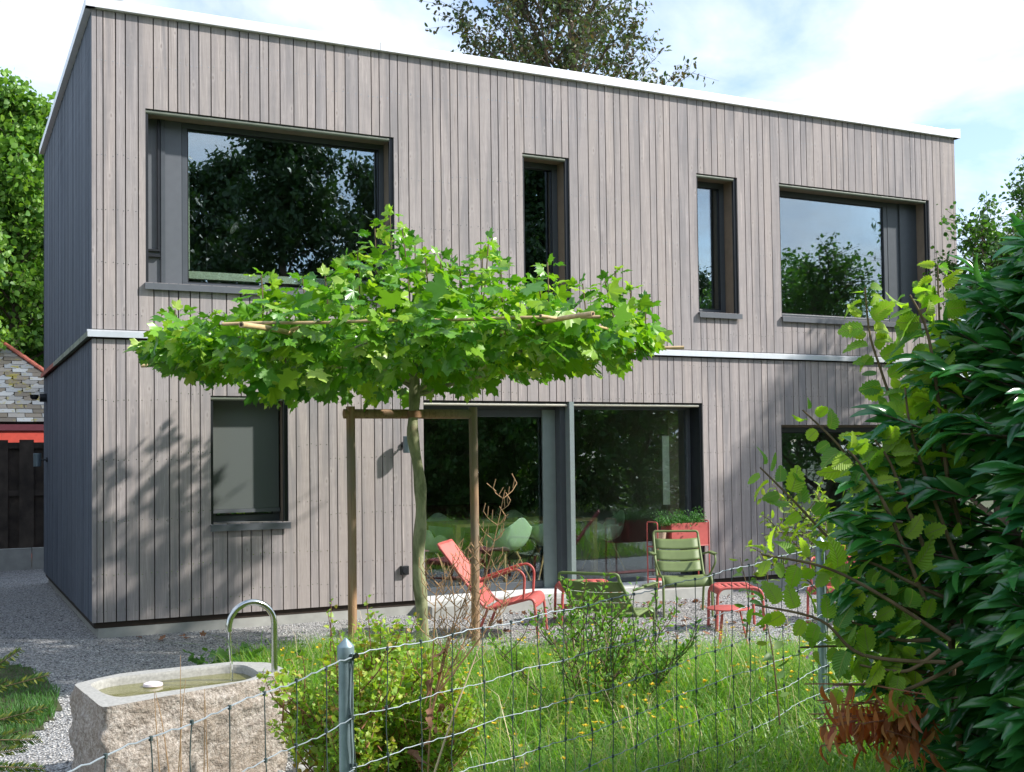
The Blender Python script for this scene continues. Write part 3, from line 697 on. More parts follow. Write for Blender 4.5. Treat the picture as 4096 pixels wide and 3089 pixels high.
def shell_chair():
    t = empty('shell_chair', category='chair', group='mint shell chairs at the dining table')
    prof = [(.19,.40,.16), (.21,.415,.20), (.10,.405,.26), (-.10,.40,.29), (-.19,.43,.30), (-.24,.52,.31), (-.27,.66,.30), (-.29,.78,.24), (-.295,.82,.14)]
    V = []; F = []; n = 15
    for (yy, zz_, hw) in prof:
        for k in range(n):
            s = -1+2*k/(n-1); arm = abs(s)**3
            lift = (.24*arm if yy > -.15 else .12*arm*(.82-zz_)/.3) if zz_ < .7 else -.10*abs(s)**2.5
            if yy > .15: lift *= .35
            V.append((s*hw, yy+(.07*arm if yy < -.1 else 0), zz_+lift))
    for i in range(len(prof)-1):
        for k in range(n-1): a = i*n+k; F.append((a, a+1, a+n+1, a+n))
    me = bpy.data.meshes.new('shell'); me.from_pydata(V, [], F); me.update(); o = meshobj('shell', me, 'mint', t, True)
    s = o.modifiers.new('thick', 'SOLIDIFY'); s.thickness = .008; s = o.modifiers.new('sub', 'SUBSURF'); s.levels = s.render_levels = 1
    for sx in (-1, 1):
        for sy in (-1, 1): MB().tube([(sx*.10,sy*.09,.39), (sx*.24,sy*.22,0)], [.015,.010], 8).build('leg', 'oak', t, True)
    mb = MB()
    for sx in (-1, 1): mb.tube([(sx*.13,-.12,.32), (-sx*.20,.18,.12)], .004, 5); mb.tube([(sx*.13,.12,.32), (sx*.20,-.18,.12)], .004, 5)
    mb.build('wire_brace', 'black', t); return t
sc = shell_chair()
spots = [(4.98,.98,.35,'mint green shell chair with its back to the glass, behind the timber stake'),
         (5.72,1.18,-.15,'mint green shell chair right beside the sliding door stile'),
         (4.02,1.25,-1.2,'mint green shell chair at the left end of the dining table'),
         (6.85,1.75,1.45,'mint green shell chair at the right end of the dining table'),
         (4.75,2.35,3.1,'mint green shell chair on the far side of the table, left'),
         (6.0,2.5,3.2,'mint green shell chair on the far side of the table, right')]
for i, (x, y, a, lb) in enumerate(spots):
    o = sc if i == 0 else copy_tree(sc); o.location = (x, y, .165); o.rotation_euler.z = a; o['label'] = lb
t = empty('cushioned_bench', (5.4,3.3,.165), label='low bench with maroon cushions behind the dining table', category='bench')
MB().box(-1.0, 1.0, -.25, .25, .28, .46).build('seat_cushion', 'maroon', t, bevel=.03); MB().box(-1.0, 1.0, .26, .42, .28, .88).build('back_cushion', 'maroon', t, bevel=.03); MB().box(-.95, .95, -.2, .35, 0, .275).build('base', 'oak', t)

# ------------------------------------------------------------------ wall fittings
def wall_lamp(loc, rz, lb):
    t = empty('wall_lamp', loc, rz, label=lb, category='wall lamp')
    MB().lathe([(.035,0), (.035,.02)], axis='y', n=12, c=(0,-.022,0)).build('wall_plate', 'black', t, True)
    MB().tube([(0,-.02,0), (0,-.09,0)], .012, 8).build('arm', 'black', t, True)
    MB().lathe([(.048,-.092), (.052,-.088), (.052,.088), (.048,.092)], c=(0,-.135,0), n=20).build('lamp_body', 'lampgrey', t, True)
wall_lamp((3.265,-.001,1.885), 0, 'small grey cylinder wall lamp on the timber beside the plane tree trunk')
wall_lamp((-.001,5.35,1.78), rad(-90), 'dark cylinder wall lamp on the shaded side wall of the house')
t = empty('security_camera', (-.001,5.55,2.66), label='dark dome camera high on the shaded side wall', category='camera')
MB().tube([(0,0,0), (-.09,0,0)], .06, 12).build('housing', 'black', t, True); MB().lathe([(.03,.0), (.055,.03), (.06,.07)], c=(0,0,0), n=14).build('dome', 'black', t, True).location = (-.16,0,-.03)
t = empty('outdoor_socket', (3.256,-.001,.50), label='small black outdoor socket low on the wall left of the terrace door', category='socket')
MB().box(-.046, .046, -.045, 0, -.05, .05).build('box', 'black', t, bevel=.006); MB().lathe([(.032,-.052), (.034,-.046)], axis='y', n=14).build('cover', 'framedark', t)

# ------------------------------------------------------------------ umbrella plane tree
TX, TY = 2.50, -2.30
tree = empty('umbrella_plane_tree', (TX,TY,0), label='young plane tree trained flat like an umbrella on bamboo in front of the house', category='tree')
def L_(p): return Vector((p[0]-TX, p[1]-TY, p[2]))
tp = smoothpath([(.07,.04,-.05), (.06,.02,.35), (.02,.0,.8), (.05,.0,1.2), (.04,0,1.55), (-.02,.0,1.95), (.0,0,2.25), (.01,0,2.62)], 6)
MB().tube(tp, [.058-.012*i/len(tp)+.006*math.sin(i*.9) for i in range(len(tp))], 14).build('trunk', 'planebark', tree, True)
mb = MB()
for k in range(9):
    a = k*.7+.2; r = random.uniform(1.3, 2.2)
    p = [(0,0,2.3+.03*k), (math.cos(a)*.35*r, math.sin(a)*.3*r, 2.5+.02*k), (math.cos(a)*r*.7, math.sin(a)*r*.6, 2.62), (math.cos(a)*r, math.sin(a)*r*.8, 2.68)]
    sp = smoothpath(p, 5); mb.tube(sp, [.026*(1-.75*i/len(sp)) for i in range(len(sp))], 6)
    for q in range(5):
        o_ = sp[min(len(sp)-1, 5+2*q)]; e = o_+Vector((random.gauss(0,.35), random.gauss(0,.3), random.gauss(0,.06))); mb.tube(smoothpath([o_, (o_+e)/2+Vector((0,0,.04)), e], 3), .007, 5)
mb.build('branches', 'planebark', tree, True)
# bamboo frame poles (each a part)
def pole(a, b, r=.014):
    a, b = L_(a), L_(b); n = max(3, int((b-a).length/.3)); pts = []; rr = []
    for i in range(n*2+1):
        t_ = i/(n*2); pts.append(a.lerp(b, t_)+Vector((0,0,.004*math.sin(i)))); rr.append(r*(1.0 if i % 2 else 1.10))
    o = MB().tube(pts, rr, 10).build('bamboo_pole', 'bamboo', tree, True)
    for e_, s_ in ((a, -1), (b, 1)):
        d_ = (b-a).normalized()*s_; MB().tube([e_+d_*.001, e_+d_*.003], r*.62, 8).build('pole_end', 'bambooend', o)
A = at
pole(A(890,1297,8.5), A(2400,1266,8.6), .012); pole(A(965,1299,8.15), A(1560,1392,10.4), .020)
pole(A(2372,1255,8.15), A(1560,1392,10.5), .017); pole(A(2162,1264,8.2), A(2640,1358,10.9), .011)
pole(A(565,1464,11.0), A(2735,1391,11.4), .016); pole(A(1200,1310,8.7), A(700,1455,11.0), .012)
pole(A(1560,1385,10.4), A(2640,1362,11.0), .013); pole(A(1000,1420,9.9), A(2300,1400,9.9), .011); pole(A(1330,1300,8.8), A(1330,1440,11.2), .011)
for (px,py,Z) in ((1240,1330,9.3), (1180,1318,9.1), (2185,1275,8.66), (2110,1310,9.0), (2020,1330,9.3)):
    c = L_(A(px,py,Z)); MB().tube([c+Vector((0,0,.02)), c+Vector((.012,0,0)), c-Vector((0,0,.02)), c+Vector((-.012,0,0)), c+Vector((0,0,.02))], .006, 6).build('twine_knot', 'twine', tree, True)
MB().tube([L_((TX,TY,2.10))+Vector((0,0,k*.01)) for k in range(0,7)], .062, 14).build('trunk_tie', 'twine', tree, True)
# crown leaves
P = []; D = []; S = []; U = []
def top_px(px):   # crown top outline of the photograph as height above frame, along the image's left-right direction
    xs = [540,700,850,1000,1060,1180,1300,1400,1500,1560,1640,1730,1860,1960,2060,2160,2260,2350,2450,2560,2640,2680]
    ys = [1400,1230,1260,1100,1090,1120,1070,1010,950,860,930,1040,1080,960,1090,1090,1180,1130,1100,1150,1260,1330]
    return float(np.interp(px, xs, ys))
def bot_px(px):
    xs = [540,700,800,950,1100,1200,1300,1400,1500,1620,1750,1880,2000,2100,2250,2350,2500,2600,2680]
    ys = [1440,1500,1530,1560,1630,1640,1600,1590,1600,1570,1560,1580,1540,1530,1500,1480,1430,1390,1340]
    return float(np.interp(px, xs, ys))
def leaf_at(p, d, s, up=(0,0,1)): P.append(tuple(p)); D.append(tuple(d)); S.append(s); U.append(up)
n_l = 0; tries = 0
ctr = CAM.xy
while n_l < 2750:
    px = random.uniform(545, 2680); Z = random.uniform(8.35, 12.0)
    q = at(px, 1400, Z); lx = (px-1640)/4617*Z; lz = Z-10.15
    lim = 2.32 if lx < 0 else 2.18
    if (lx/lim)**2+(lz/1.85)**2 > 1: continue
    py_t, py_b = top_px(px), bot_px(px); 
    zt = 1.73+(1829+.0131*(2048-px)-py_t)*9.9/4617; zb_ = 1.73+(1829+.0131*(2048-px)-py_b)*10.6/4617
    edge_ = ((lx/lim)**2+(lz/1.85)**2)
    u = random.random(); zt2 = 2.72+(zt-2.72)*(1-edge_*.5 if zt > 2.9 else 1)
    rag = .5+.5*math.sin(px*.021+Z*5)*math.sin(px*.0087-Z*3+1); z = random.gauss(2.68, .085) if u < .54 else (random.uniform(2.7, max(2.75, 2.7+(zt2-2.7)*(.6+.4*rag))) if u < .80 else random.uniform(zb_+.22*(1-rag), 2.65))
    if z > zt or z < zb_-.02: continue
    if z > 2.95 and random.random() < .12: continue
    a = math.atan2(q.y-TY, q.x-TX)+random.gauss(0, 1.2); out_ = Vector((math.cos(a), math.sin(a), random.gauss(-.35, .35)-(.55 if z < 2.5 else 0)))
    if z > 2.85: out_.z += .2
    leaf_at((q.x-TX, q.y-TY, z), out_, random.choice((.12,.155,.18,.21,.24))*random.uniform(.85,1.1)); n_l += 1
# upright shoots
mbs = MB()
for (px, pyt, Z) in ((1560,845,9.7), (1500,900,9.9), (1610,905,9.5), (1660,960,10.1), (1430,985,9.6), (1700,1010,9.8), (1955,945,9.6), (1930,1000,10.0), (2000,1020,9.4), (1045,1085,9.4), (1210,1095,9.5), (1380,1010,9.9),
                     (1080,1150,9.8), (2190,1035,9.3), (2150,1100,9.6), (2460,1070,9.9), (2420,1110,9.6), (2520,1140,9.8), (2330,1120,9.5), (700,1225,9.8), (1800,1040,10.2), (1840,1060,9.6), (1300,1090,9.3), (860,1240,9.9), (2580,1190,9.9), (1760,1000,10.0), (2080,1120,9.9)):
    tpnt = L_(at(px, pyt+15, Z)); base = Vector((tpnt.x+random.gauss(0,.06), tpnt.y+random.gauss(0,.06), 2.66)); h = tpnt.z-base.z
    mbs.tube(smoothpath([base, base.lerp(tpnt,.5)+Vector((.02,0,0)), tpnt], 4), .006, 5)
    leaf_at(tpnt, (random.gauss(0,.5), random.gauss(0,.5), .6), .12); leaf_at(tpnt-Vector((0,0,.03)), (random.gauss(0,1), random.gauss(0,1), .3), .15); nn = max(4, int(h/.06))
    for k in range(nn):
        t_ = (k+.6)/nn; p = base.lerp(tpnt, t_); a = k*2.4+px; sz = .235*(1-.40*t_**2)
        leaf_at(p+Vector((math.cos(a), math.sin(a), .2))*.05, (math.cos(a), math.sin(a), random.uniform(-.1,.5)), sz*random.uniform(.8,1.1))
        if random.random() < .85: leaf_at(p+Vector((-math.cos(a), -math.sin(a), .1))*.05, (-math.cos(a), -math.sin(a), random.uniform(-.3,.3)), sz*random.uniform(.7,1.))
pass
mbs.build('shoots', 'twig', tree, True, kind='stuff')
P = np.array(P); D = np.array(D); S = np.array(S); Upv = rdir(len(P), 1.6)
R = frames(D, Upv); Pw = P.copy()
# individual leaf parts: nearest ones; positions are local to the tree
def leaves_local(root, name, LT, P, R, S, mat, n_ind, loc):
    d = np.linalg.norm(P+np.array(loc)-np.array(CAM), axis=1)/S; o = np.argsort(d); I, J = o[:n_ind], o[n_ind:]; vs = []
    for q in range(4):
        V = LT[0].copy(); V[:,2] *= (1,-.6,1.9,.2)[q]; V[:,2] += (.05,-.1,.16,-.2)[q]*V[:,0]; vs.append(leaf_mesh(name, (V, LT[1], LT[2]), mat))
    for a, i in enumerate(I):
        ob = bpy.data.objects.new(name, vs[a % 4]); Mx = Matrix(R[i].tolist()).to_4x4(); Mx.translation = Vector(P[i]); ob.matrix_basis = Mx @ Matrix.Diagonal((S[i],)*3+(1,)); link(ob, root)
    if len(J):
        half = len(J)//2
        V2 = LT[0].copy(); V2[:,2] = V2[:,2]*1.6+.12*V2[:,0]
        A1 = scatter('foliage', (V2, LT[1], LT[2]), P[J], R[J], S[J], mat, root, kind='stuff')
leaves_local(tree, 'leaf', LT_plane, P, R, S, 'plane', 300, (TX,TY,0))
# support stakes
st = empty('tree_support', (TX,TY,0), label='timber tree support of two round stakes and a half round crossbar', category='tree support')
for (x, y) in ((1.93,-2.20), (3.10,-2.25)):
    MB().tube([(x-TX,y-TY,-.1), (x-TX+.005,y-TY,1.0), (x-TX,y-TY,2.20)], [.040,.0395,.040], 18).build('stake', 'stake', st, True)
MB().tube([(1.87-TX,.11,2.135), (3.08-TX,.06,2.135)], .043, 12).build('crossbar', 'stake', st, True)

# ------------------------------------------------------------------ stone trough
def ray_z(px, py, z):
    d = at(px, py, 1)-CAM; t_ = (z-CAM.z)/d.z; p = CAM+d*t_; return (p.x, p.y)
def trough():
    cx, cy = -.14, -5.66; ang = math.atan2(.45, 1.02)*.98
    t = empty('stone_trough', (cx,cy,0), ang, label='rough granite water trough with sawn rim beside the wire fence', category='trough')
    hl, hw, H = .555, .345, .55
    # local x along the length
    def outline(l, w, r, n=8, bulge=0):
        pts = []
        for sx, sy, a0 in ((1,1,0), (-1,1,90), (-1,-1,180), (1,-1,270)):
            for k in range(n+1): a = rad(a0+90*k/n); pts.append((sx*(l-r)+r*math.cos(a), sy*(w-r)+r*math.sin(a)))
        return pts
    no = 132
    def resamp(pts, n):
        P_ = pts+[pts[0]]; d = [0]
        for a, b in zip(P_[:-1], P_[1:]): d.append(d[-1]+math.dist(a, b))
        return [(float(np.interp(d[-1]*i/n, d, [p[0] for p in P_])), float(np.interp(d[-1]*i/n, d, [p[1] for p in P_]))) for i in range(n)]
    def loc2(P_): return [((x-cx)*math.cos(-ang)-(y-cy)*math.sin(-ang), (x-cx)*math.sin(-ang)+(y-cy)*math.cos(-ang)) for x, y in P_]
    def rounded(P_, r):
        out_ = []; n_ = len(P_)
        for i in range(n_):
            p0, p, p2 = Vector(P_[i-1]), Vector(P_[i]), Vector(P_[(i+1) % n_]); u1, u2 = p0-p, p2-p; d_ = min(r, u1.length*.45, u2.length*.45)
            s_, e_ = p+u1.normalized()*d_, p+u2.normalized()*d_
            for k in range(7): q = k/6; v_ = s_*(1-q)**2+p*2*q*(1-q)+e_*q*q; out_.append((v_.x, v_.y))
        return out_
    o1 = resamp(rounded(loc2([(-.625,-6.12), (.30,-5.735), (.43,-5.66), (.40,-5.30), (.215,-5.15), (-.42,-5.20), (-.69,-5.40)]), .05), no)
    inn = [tuple(ray_z(x_, y_, .55)) for x_, y_ in ((352,2738), (420,2778), (478,2792), (980,2723), (1042,2699), (1015,2676), (975,2660), (900,2661), (425,2714))]
    o2 = resamp(rounded(loc2(inn), .07), no)
    k0 = min(range(no), key=lambda i: math.dist(o2[i], (o1[0][0]*.8, o1[0][1]*.8)))
    # make both rings run the same way round, starting at the same corner
    def area(P_): return sum(P_[i-1][0]*P_[i][1]-P_[i][0]*P_[i-1][1] for i in range(len(P_)))
    if area(o1) < 0: o1 = o1[::-1]
    if area(o2) < 0: o2 = o2[::-1]
    def ang0(P_): j = min(range(no), key=lambda i: abs(math.atan2(P_[i][1], P_[i][0])-.1)); return P_[j:]+P_[:j]
    o1, o2 = ang0(o1), ang0(o2)
    def byang(P_, A): 
        th = [math.atan2(p[1], p[0]) for p in P_]; o_ = sorted(range(no), key=lambda i: th[i]); T_ = [th[i] for i in o_]; return [(float(np.interp(a_, T_, [P_[i][0] for i in o_], period=2*math.pi)), float(np.interp(a_, T_, [P_[i][1] for i in o_], period=2*math.pi))) for a_ in A]
    A_ = [math.atan2(p[1], p[0]) for p in o1]; o2 = byang(o2, A_)
    from mathutils import noise as mn
    V = []; F = []; rows = 40
    for j in range(rows+1):
        z = H*j/rows
        for i, (x, y) in enumerate(o1):
            k = .0 if j == rows else min(1, (H-z)/.05)
            nrm = Vector((x, y, 0)).normalized(); p = Vector((x, y, z))
            vd = mn.voronoi(p*6.5)[0]; dsp = ((vd[1]-vd[0])*.035+mn.fractal(p*3.2, 1, 2, 5)*.03+mn.fractal(p*15, 1, 2, 4)*.014-.01)*k + .008*mn.noise(p*8)*(1-k)
            dsp += .012*math.sin(z/H*3.14)*k; q = p+nrm*dsp; V.append(tuple(q))
    for j in range(rows):
        for i in range(no): a = j*no+i; b_ = j*no+(i+1) % no; F.append((a, b_, b_+no, a+no))
    me = bpy.data.meshes.new('rough_sides'); me.from_pydata(V, [], F); me.update(); meshobj('rough_sides', me, 'granite', t, True)
    top = V[rows*no:(rows+1)*no]; V2 = [(p[0], p[1], H+.0) for p in top]+[(x*1.0, y, H+.001) for x, y in o2]
    for d_, s_ in ((.012, .99), (.10, .97), (.18, .90)): V2 += [(x*s_, y*s_, H-d_) for x, y in o2]
    F2 = []
    for r_ in range(4): F2 += [(r_*no+i, r_*no+(i+1) % no, (r_+1)*no+(i+1) % no, (r_+1)*no+i) for i in range(no)]
    F2.append(tuple(4*no+i for i in range(no)))
    me = bpy.data.meshes.new('sawn_rim'); me.from_pydata(V2, [], F2); me.update(); meshobj('sawn_rim', me, 'granitecut', t)
    me = bpy.data.meshes.new('trough_water'); me.from_pydata([(x*.978, y*.978, H-.045) for x, y in o2], [], [tuple(range(no))]); me.update()
    meshobj('trough_water', me, 'water', None, False, label='greenish still water filling the granite trough', category='water').matrix_world = Matrix.Translation((cx,cy,0)) @ Matrix.Rotation(ang, 4, 'Z')
trough()
f = empty('floating_disc', at(612,2742,6.5), label='pale pink round float lying on the trough water', category='float'); f.location = (*ray_z(612,2738,.515), .505)
MB().lathe([(.02,-.01), (.045,-.006), (.053,.006), (.05,.017), (.035,.022), (.012,.0235)], n=24).build('disc', 'white', f, True)
sp = empty('water_spout', (.345,-5.62,.55), label='curved stainless steel water pipe standing on the trough rim', category='water pipe')
dirx = Vector((-.86,-.05,0)).normalized(); Rr = .128; hh = .27; pts = [(0,0,-.02), (0,0,.12), (0,0,hh)]
pts = [Vector(p) for p in pts]+[dirx*(Rr-Rr*math.cos(rad(a)))+Vector((0,0,hh+Rr*math.sin(rad(a)))) for a in range(10, 196, 9)]
MB().tube(pts, .0175, 16, cap=False).build('pipe', 'steel', sp, True)
e = pts[-1]; wpath = [e+Vector((.002,0,.01)), e+dirx*-.004+Vector((0,0,-.06)), e-dirx*.012+Vector((0,0,-.2)), e-dirx*.016+Vector((0,0,-.345))]
MB().tube(smoothpath(wpath, 5), [.010-.0003*i for i in range(16)], 8).build('water_jet', 'stream', None, True, label='thin stream of water falling from the steel pipe into the trough', category='water').location = sp.location
st_ = []
for k in range(46):
    x, y = random.uniform(.30, 1.0), random.uniform(-6.4, -5.6)
    if in_poly(x, y, [(.3,-5.6), (.55,-5.45), (1.1,-6.2), (.8,-6.6), (.2,-6.4)]): st_.append((x, y))
ico = None
import bmesh
bm = bmesh.new(); bmesh.ops.create_icosphere(bm, subdivisions=2, radius=1)
for v in bm.verts: v.co *= 1+.18*math.sin(v.co.x*3+v.co.y*5)*math.cos(v.co.z*4)
rock = bpy.data.meshes.new('stone'); bm.to_mesh(rock); bm.free(); rock.materials.append(M['concrete'])
for k, (x, y) in enumerate(st_[:14]):
    s = random.uniform(.025,.05); o = bpy.data.objects.new('stone', rock); o.location = (x, y, hgt(x,y)+s*.4); o.scale = (s*1.3, s, s*.75); o.rotation_euler = (random.random(), random.random(), random.random()*6)
    link(o, None, label='grey stone lying in the small pile at the right foot of the trough', category='stone', group='stones beside the trough')

# ------------------------------------------------------------------ garden furniture
def frame_local(root_loc, fwd):    # rotation so local +x is the way the seat faces
    return math.atan2(fwd[1], fwd[0])
def slat_sheet(name, prof, w, parent, mat, t=.006, camber=.0):
    """curved slat: prof = list of (u,z) along the chair, extruded across v in [-w/2,w/2]"""
    V = []; F = []; n = 6
    for (u, z) in prof:
        for k in range(n+1):
            s = -1+2*k/n; V.append((u, s*w/2, z-camber*(1-s*s)))
    for i in range(len(prof)-1):
        for k in range(n): a = i*(n+1)+k; F.append((a, a+1, a+n+2, a+n+1))
    me = bpy.data.meshes.new(name); me.from_pydata(V, [], F); me.update(); o = meshobj(name, me, mat, parent, True)
    m_ = o.modifiers.new('thick', 'SOLIDIFY'); m_.thickness = t; m_.offset = 0; return o
def interp_path(P, n):
    P = [Vector((p[0], 0, p[1])) for p in P]; P = fillet(P, .09, 6); d = [0]
    for a, b in zip(P[:-1], P[1:]): d.append(d[-1]+(b-a).length)
    def f(s): return (float(np.interp(s, d, [p.x for p in P])), float(np.interp(s, d, [p.z for p in P])))
    return f, d[-1]
def lounge_chair(loc, fwd, mat, pad, label, W=.60, H=.88, group=None):
    t = empty('lounge_chair', loc, frame_local(loc, fwd), label=label, category='lounge chair')
    rail = [(.0,0), (-.035,.39), (-.50,.265), (-.96,H)]
    for s in (-1, 1):
        v = s*W/2
        pth = fillet([(rail[0][0], v, 0), (rail[1][0], v, rail[1][1]), (rail[2][0], v, rail[2][1]), (rail[3][0]+.02, v, rail[3][1]-.03)], .07)
        MB().tube(pth, .0135, 10).build('side_rail', mat, t, True)
        MB().tube(fillet([(-.49,v,.265), (-.55,v*.98,.12), (-.60,v,0)], .04), .0135, 10).build('rear_leg', mat, t, True)
        arm = fillet([(-.665,v,.50), (-.19,v*1.02,.665), (-.12,v*1.02,.60), (-.135,v,.365)], .06)
        MB().tube(arm, .012, 10).build('arm_rail', mat, t, True)
        MB().tube([(-.62,v*1.01,.528), (-.25,v*1.02,.655)], .021, 10, flat=.5).build('armrest', mat, t, True)
    MB().tube(fillet([(-.94,-W/2,H-.04), (-.97,-W/2+.01,H+.015), (-.97,W/2-.01,H+.015), (-.94,W/2,H-.04)], .06), .0135, 10).build('top_rail', mat, t, True)
    f, Lp = interp_path([(-.005,.27), (-.045,.40), (-.50,.275), (-.975,H+.02)], 40)
    s0 = .03; cuts = [(.03,.20), (.215,.30), (.315,.42), (.435,.56), (.59,.76), (.775,.87)]
    for a, b in cuts: slat_sheet('slat', [f(a+(b-a)*k/7) for k in range(8)], W-.02, t, mat, camber=.006)
    if pad: slat_sheet('backrest_cover', [f(.885+(Lp-.875)*k/8) for k in range(9)], W+.012, t, 'redlight', .018, camber=.004)
    else:
        n_ = 3; a = .885
        for q in range(n_): b = a+(Lp-.90)/n_-.012; slat_sheet('slat', [f(a+(b-a)*k/5) for k in range(6)], W-.02, t, mat, camber=.012); a = b+.012
    return t
lounge_chair((3.95,-1.96,0), (.804,-.585), 'red', True, 'red metal lounge chair with fabric cover on its back, behind the right stake')
lounge_chair((6.72,-3.02,0), (-.80,-.45), 'red', False, 'red metal lounge chair half hidden behind the bushes by the right fence post')
def armchair(loc, fwd, mat, label, W=.52, H=.86, seat=.43, back=.10):
    t = empty('garden_armchair', loc, frame_local(loc, fwd), label=label, category='armchair')
    # origin below the middle of the seat; local +x faces forward
    for s in (-1, 1):
        v = s*W/2
        MB().tube(fillet([(.27,v,0), (.25,v,seat-.03), (.19,v,seat), (-.20,v,seat-.035), (-.20-.18-back,v*.97,H-.03)], .06), .0135, 10).build('side_rail', mat, t, True)
        MB().tube(fillet([(-.17,v,seat-.04), (-.25,v,.2), (-.30,v,0)], .05), .0135, 10).build('rear_leg', mat, t, True)
        MB().tube(fillet([(-.27,v,seat+.20), (-.22,v*1.22,seat+.22), (.12,v*1.26,seat+.22), (.16,v*1.24,seat+.14), (.10,v*1.02,seat)], .05), .011, 10).build('arm_rail', mat, t, True)
        MB().box(-.18, .12, v*1.26-.026, v*1.26+.026, seat+.228, seat+.240).build('armrest', mat, t, bevel=.005)
    tx = -.20-.18-back
    MB().tube(fillet([(tx+.01,-W/2*.97,H-.06), (tx-.01,-W/2*.97,H+.01), (tx-.01,W/2*.97,H+.01), (tx+.01,W/2*.97,H-.06)], .06), .0135, 10).build('top_rail', mat, t, True)
    f, Lp = interp_path([(.245,seat-.10), (.215,seat-.002), (-.20,seat-.035), (tx,H-.02)], 40)
    MB_seat = slat_sheet('seat', [f(.0+.48*k/12) for k in range(13)], W-.02, t, mat, camber=.012)
    a = .55; 
    for q in range(3): b = a+(Lp-.56-.03)/3-.012; slat_sheet('slat', [f(a+(b-a)*k/5) for k in range(6)], W-.02, t, mat, camber=.014); a = b+.012
    return t
armchair((5.92,-1.52,0), (-.42,-.90), 'green', 'olive green metal armchair facing the camera in front of the planter')
armchair((4.20,-2.90,0), (.80,.60), 'green', 'olive green metal armchair seen from behind through the privet bush', W=.58, H=.70, seat=.34, back=.2)
def footstool(loc, rz, label, W=.47, D_=.40, H=.42, low=False):
    t = empty('footstool', loc, rz, label=label, category='footstool')
    for s in (-1, 1):
        MB().tube(fillet([(-W/2,s*D_/2,0), (-W/2+.015,s*D_/2,H), (W/2-.015,s*D_/2,H), (W/2,s*D_/2,0)], .10, 8), .0145, 10).build('leg_frame', 'red', t, True)
    k = 5
    for q in range(k):
        x0_ = -W/2+.07+(W-.14)*q/k; V = [(x0_, H), (x0_+(W-.14)/k-.012, H)]; slat_sheet('slat', V, D_-.01, t, 'red', camber=.008)
    for s in (-1, 1):
        pr_ = [(s*(W/2-.075), H), (s*(W/2-.035), H-.015), (s*(W/2-.01), H-.06)]; slat_sheet('slat', pr_, D_-.01, t, 'red')
    if low: slat_sheet('low_shelf', [(-W/2+.02,.16), (W/2-.02,.13)], D_-.02, t, 'red')
    return t
footstool((5.78,-2.62,0), rad(-24), 'red metal footstool behind the low round table')
footstool((4.75,-1.45,0), rad(-20), 'red metal footstool with low shelf between the red chair and the green chair back', .62, .5, .40, True)
t = empty('round_table', (5.02,-3.52,0), label='small round red table standing low at the gravel edge', category='table')
MB().lathe([(.185,.343), (.192,.346), (.192,.354), (.188,.357)], n=40).build('tabletop', 'red', t, True)
for k in range(3):
    a = rad(200+120*k); MB().tube([(math.cos(a)*.10, math.sin(a)*.10, .342), (math.cos(a)*.17, math.sin(a)*.17, 0)], .008, 8).build('leg', 'red', t, True)
def planter():
    t = empty('planter_stand', (6.375,-.22,.125), rad(-2), label='tall red metal planter stand with leafy herbs in front of the terrace glazing', category='planter')
    Lx, Wy, H = .73, .24, .80
    for x in (0, Lx):
        MB().tube(fillet([(x,-Wy/2,0), (x,-Wy/2,H), (x,Wy/2,H), (x,Wy/2,0)], .035), .008, 8).build('end_frame', 'red', t, True)
    mb = MB(); x0_ = .20
    mb.box(x0_, Lx-.01, -Wy/2+.0, -Wy/2+.005, .50, H-.02); mb.box(x0_, Lx-.01, Wy/2-.005, Wy/2, .50, H-.02); mb.box(x0_, x0_+.004, -Wy/2+.005, Wy/2-.005, .5, H-.02); mb.box(Lx-.014, Lx-.01, -Wy/2+.005, Wy/2-.005, .5, H-.02); mb.box(x0_, Lx-.01, -Wy/2, Wy/2, .493, .4995)
    mb.build('plant_box', 'red', t)
    MB().box(.005, x0_-.005, -Wy/2, Wy/2, .493, .4995).build('pot_shelf', 'red', t)
    MB().box(.005, Lx-.005, -Wy/2, Wy/2, .10, .107).build('low_shelf', 'red', t)
    mb = MB(); 
    for y in (-Wy/2, Wy/2): mb.tube([(0,y,.5), (Lx,y,.5)], .006, 6); mb.tube([(0,y,.104), (Lx,y,.104)], .006, 6)
    mb.build('side_bar', 'red', t)
    MB().box(x0_+.02, Lx-.03, -Wy/2+.02, Wy/2-.02, .6, .74).build('planting_soil', 'soil', t)
    w0 = Vector(t.location)
    K = 3000; P = np.stack([RNG.uniform(.08, .70, K), RNG.normal(0,.07,K), .72+.17*RNG.random(K)**.8*(.75+.3*np.sin(RNG.uniform(.1,.9,K)*19))], 1)
    bump_ = .75+.25*np.sin(P[:,0]*21)+.1*np.sin(P[:,0]*47); P[:,2] = .74+(P[:,2]-.72)*bump_*1.25
    o = scatter('herb_plants', LT_small, P, frames(rdir(K,.5)), .018+.016*RNG.random(K), 'herb', None, kind='stuff', label='bushy green parsley-like herbs growing in the red planter box', category='herbs'); o.location = w0; o.rotation_euler.z = rad(-2)
    p = empty('plant_pot', tuple(w0+Vector((.10,-.03,.50))), label='small pale clay pot on the end shelf of the red planter', category='plant pot')
    MB().lathe([(.05,.018), (.056,.05), (.075,.19), (.08,.2), (.068,.2), (.05,.06)], n=20).build('pot', 'terracotta', p, True)
    MB().lathe([(.05,0), (.075,.006), (.08,.018), (.05,.0175)], n=20).build('saucer', 'terracotta', p, True)
planter()
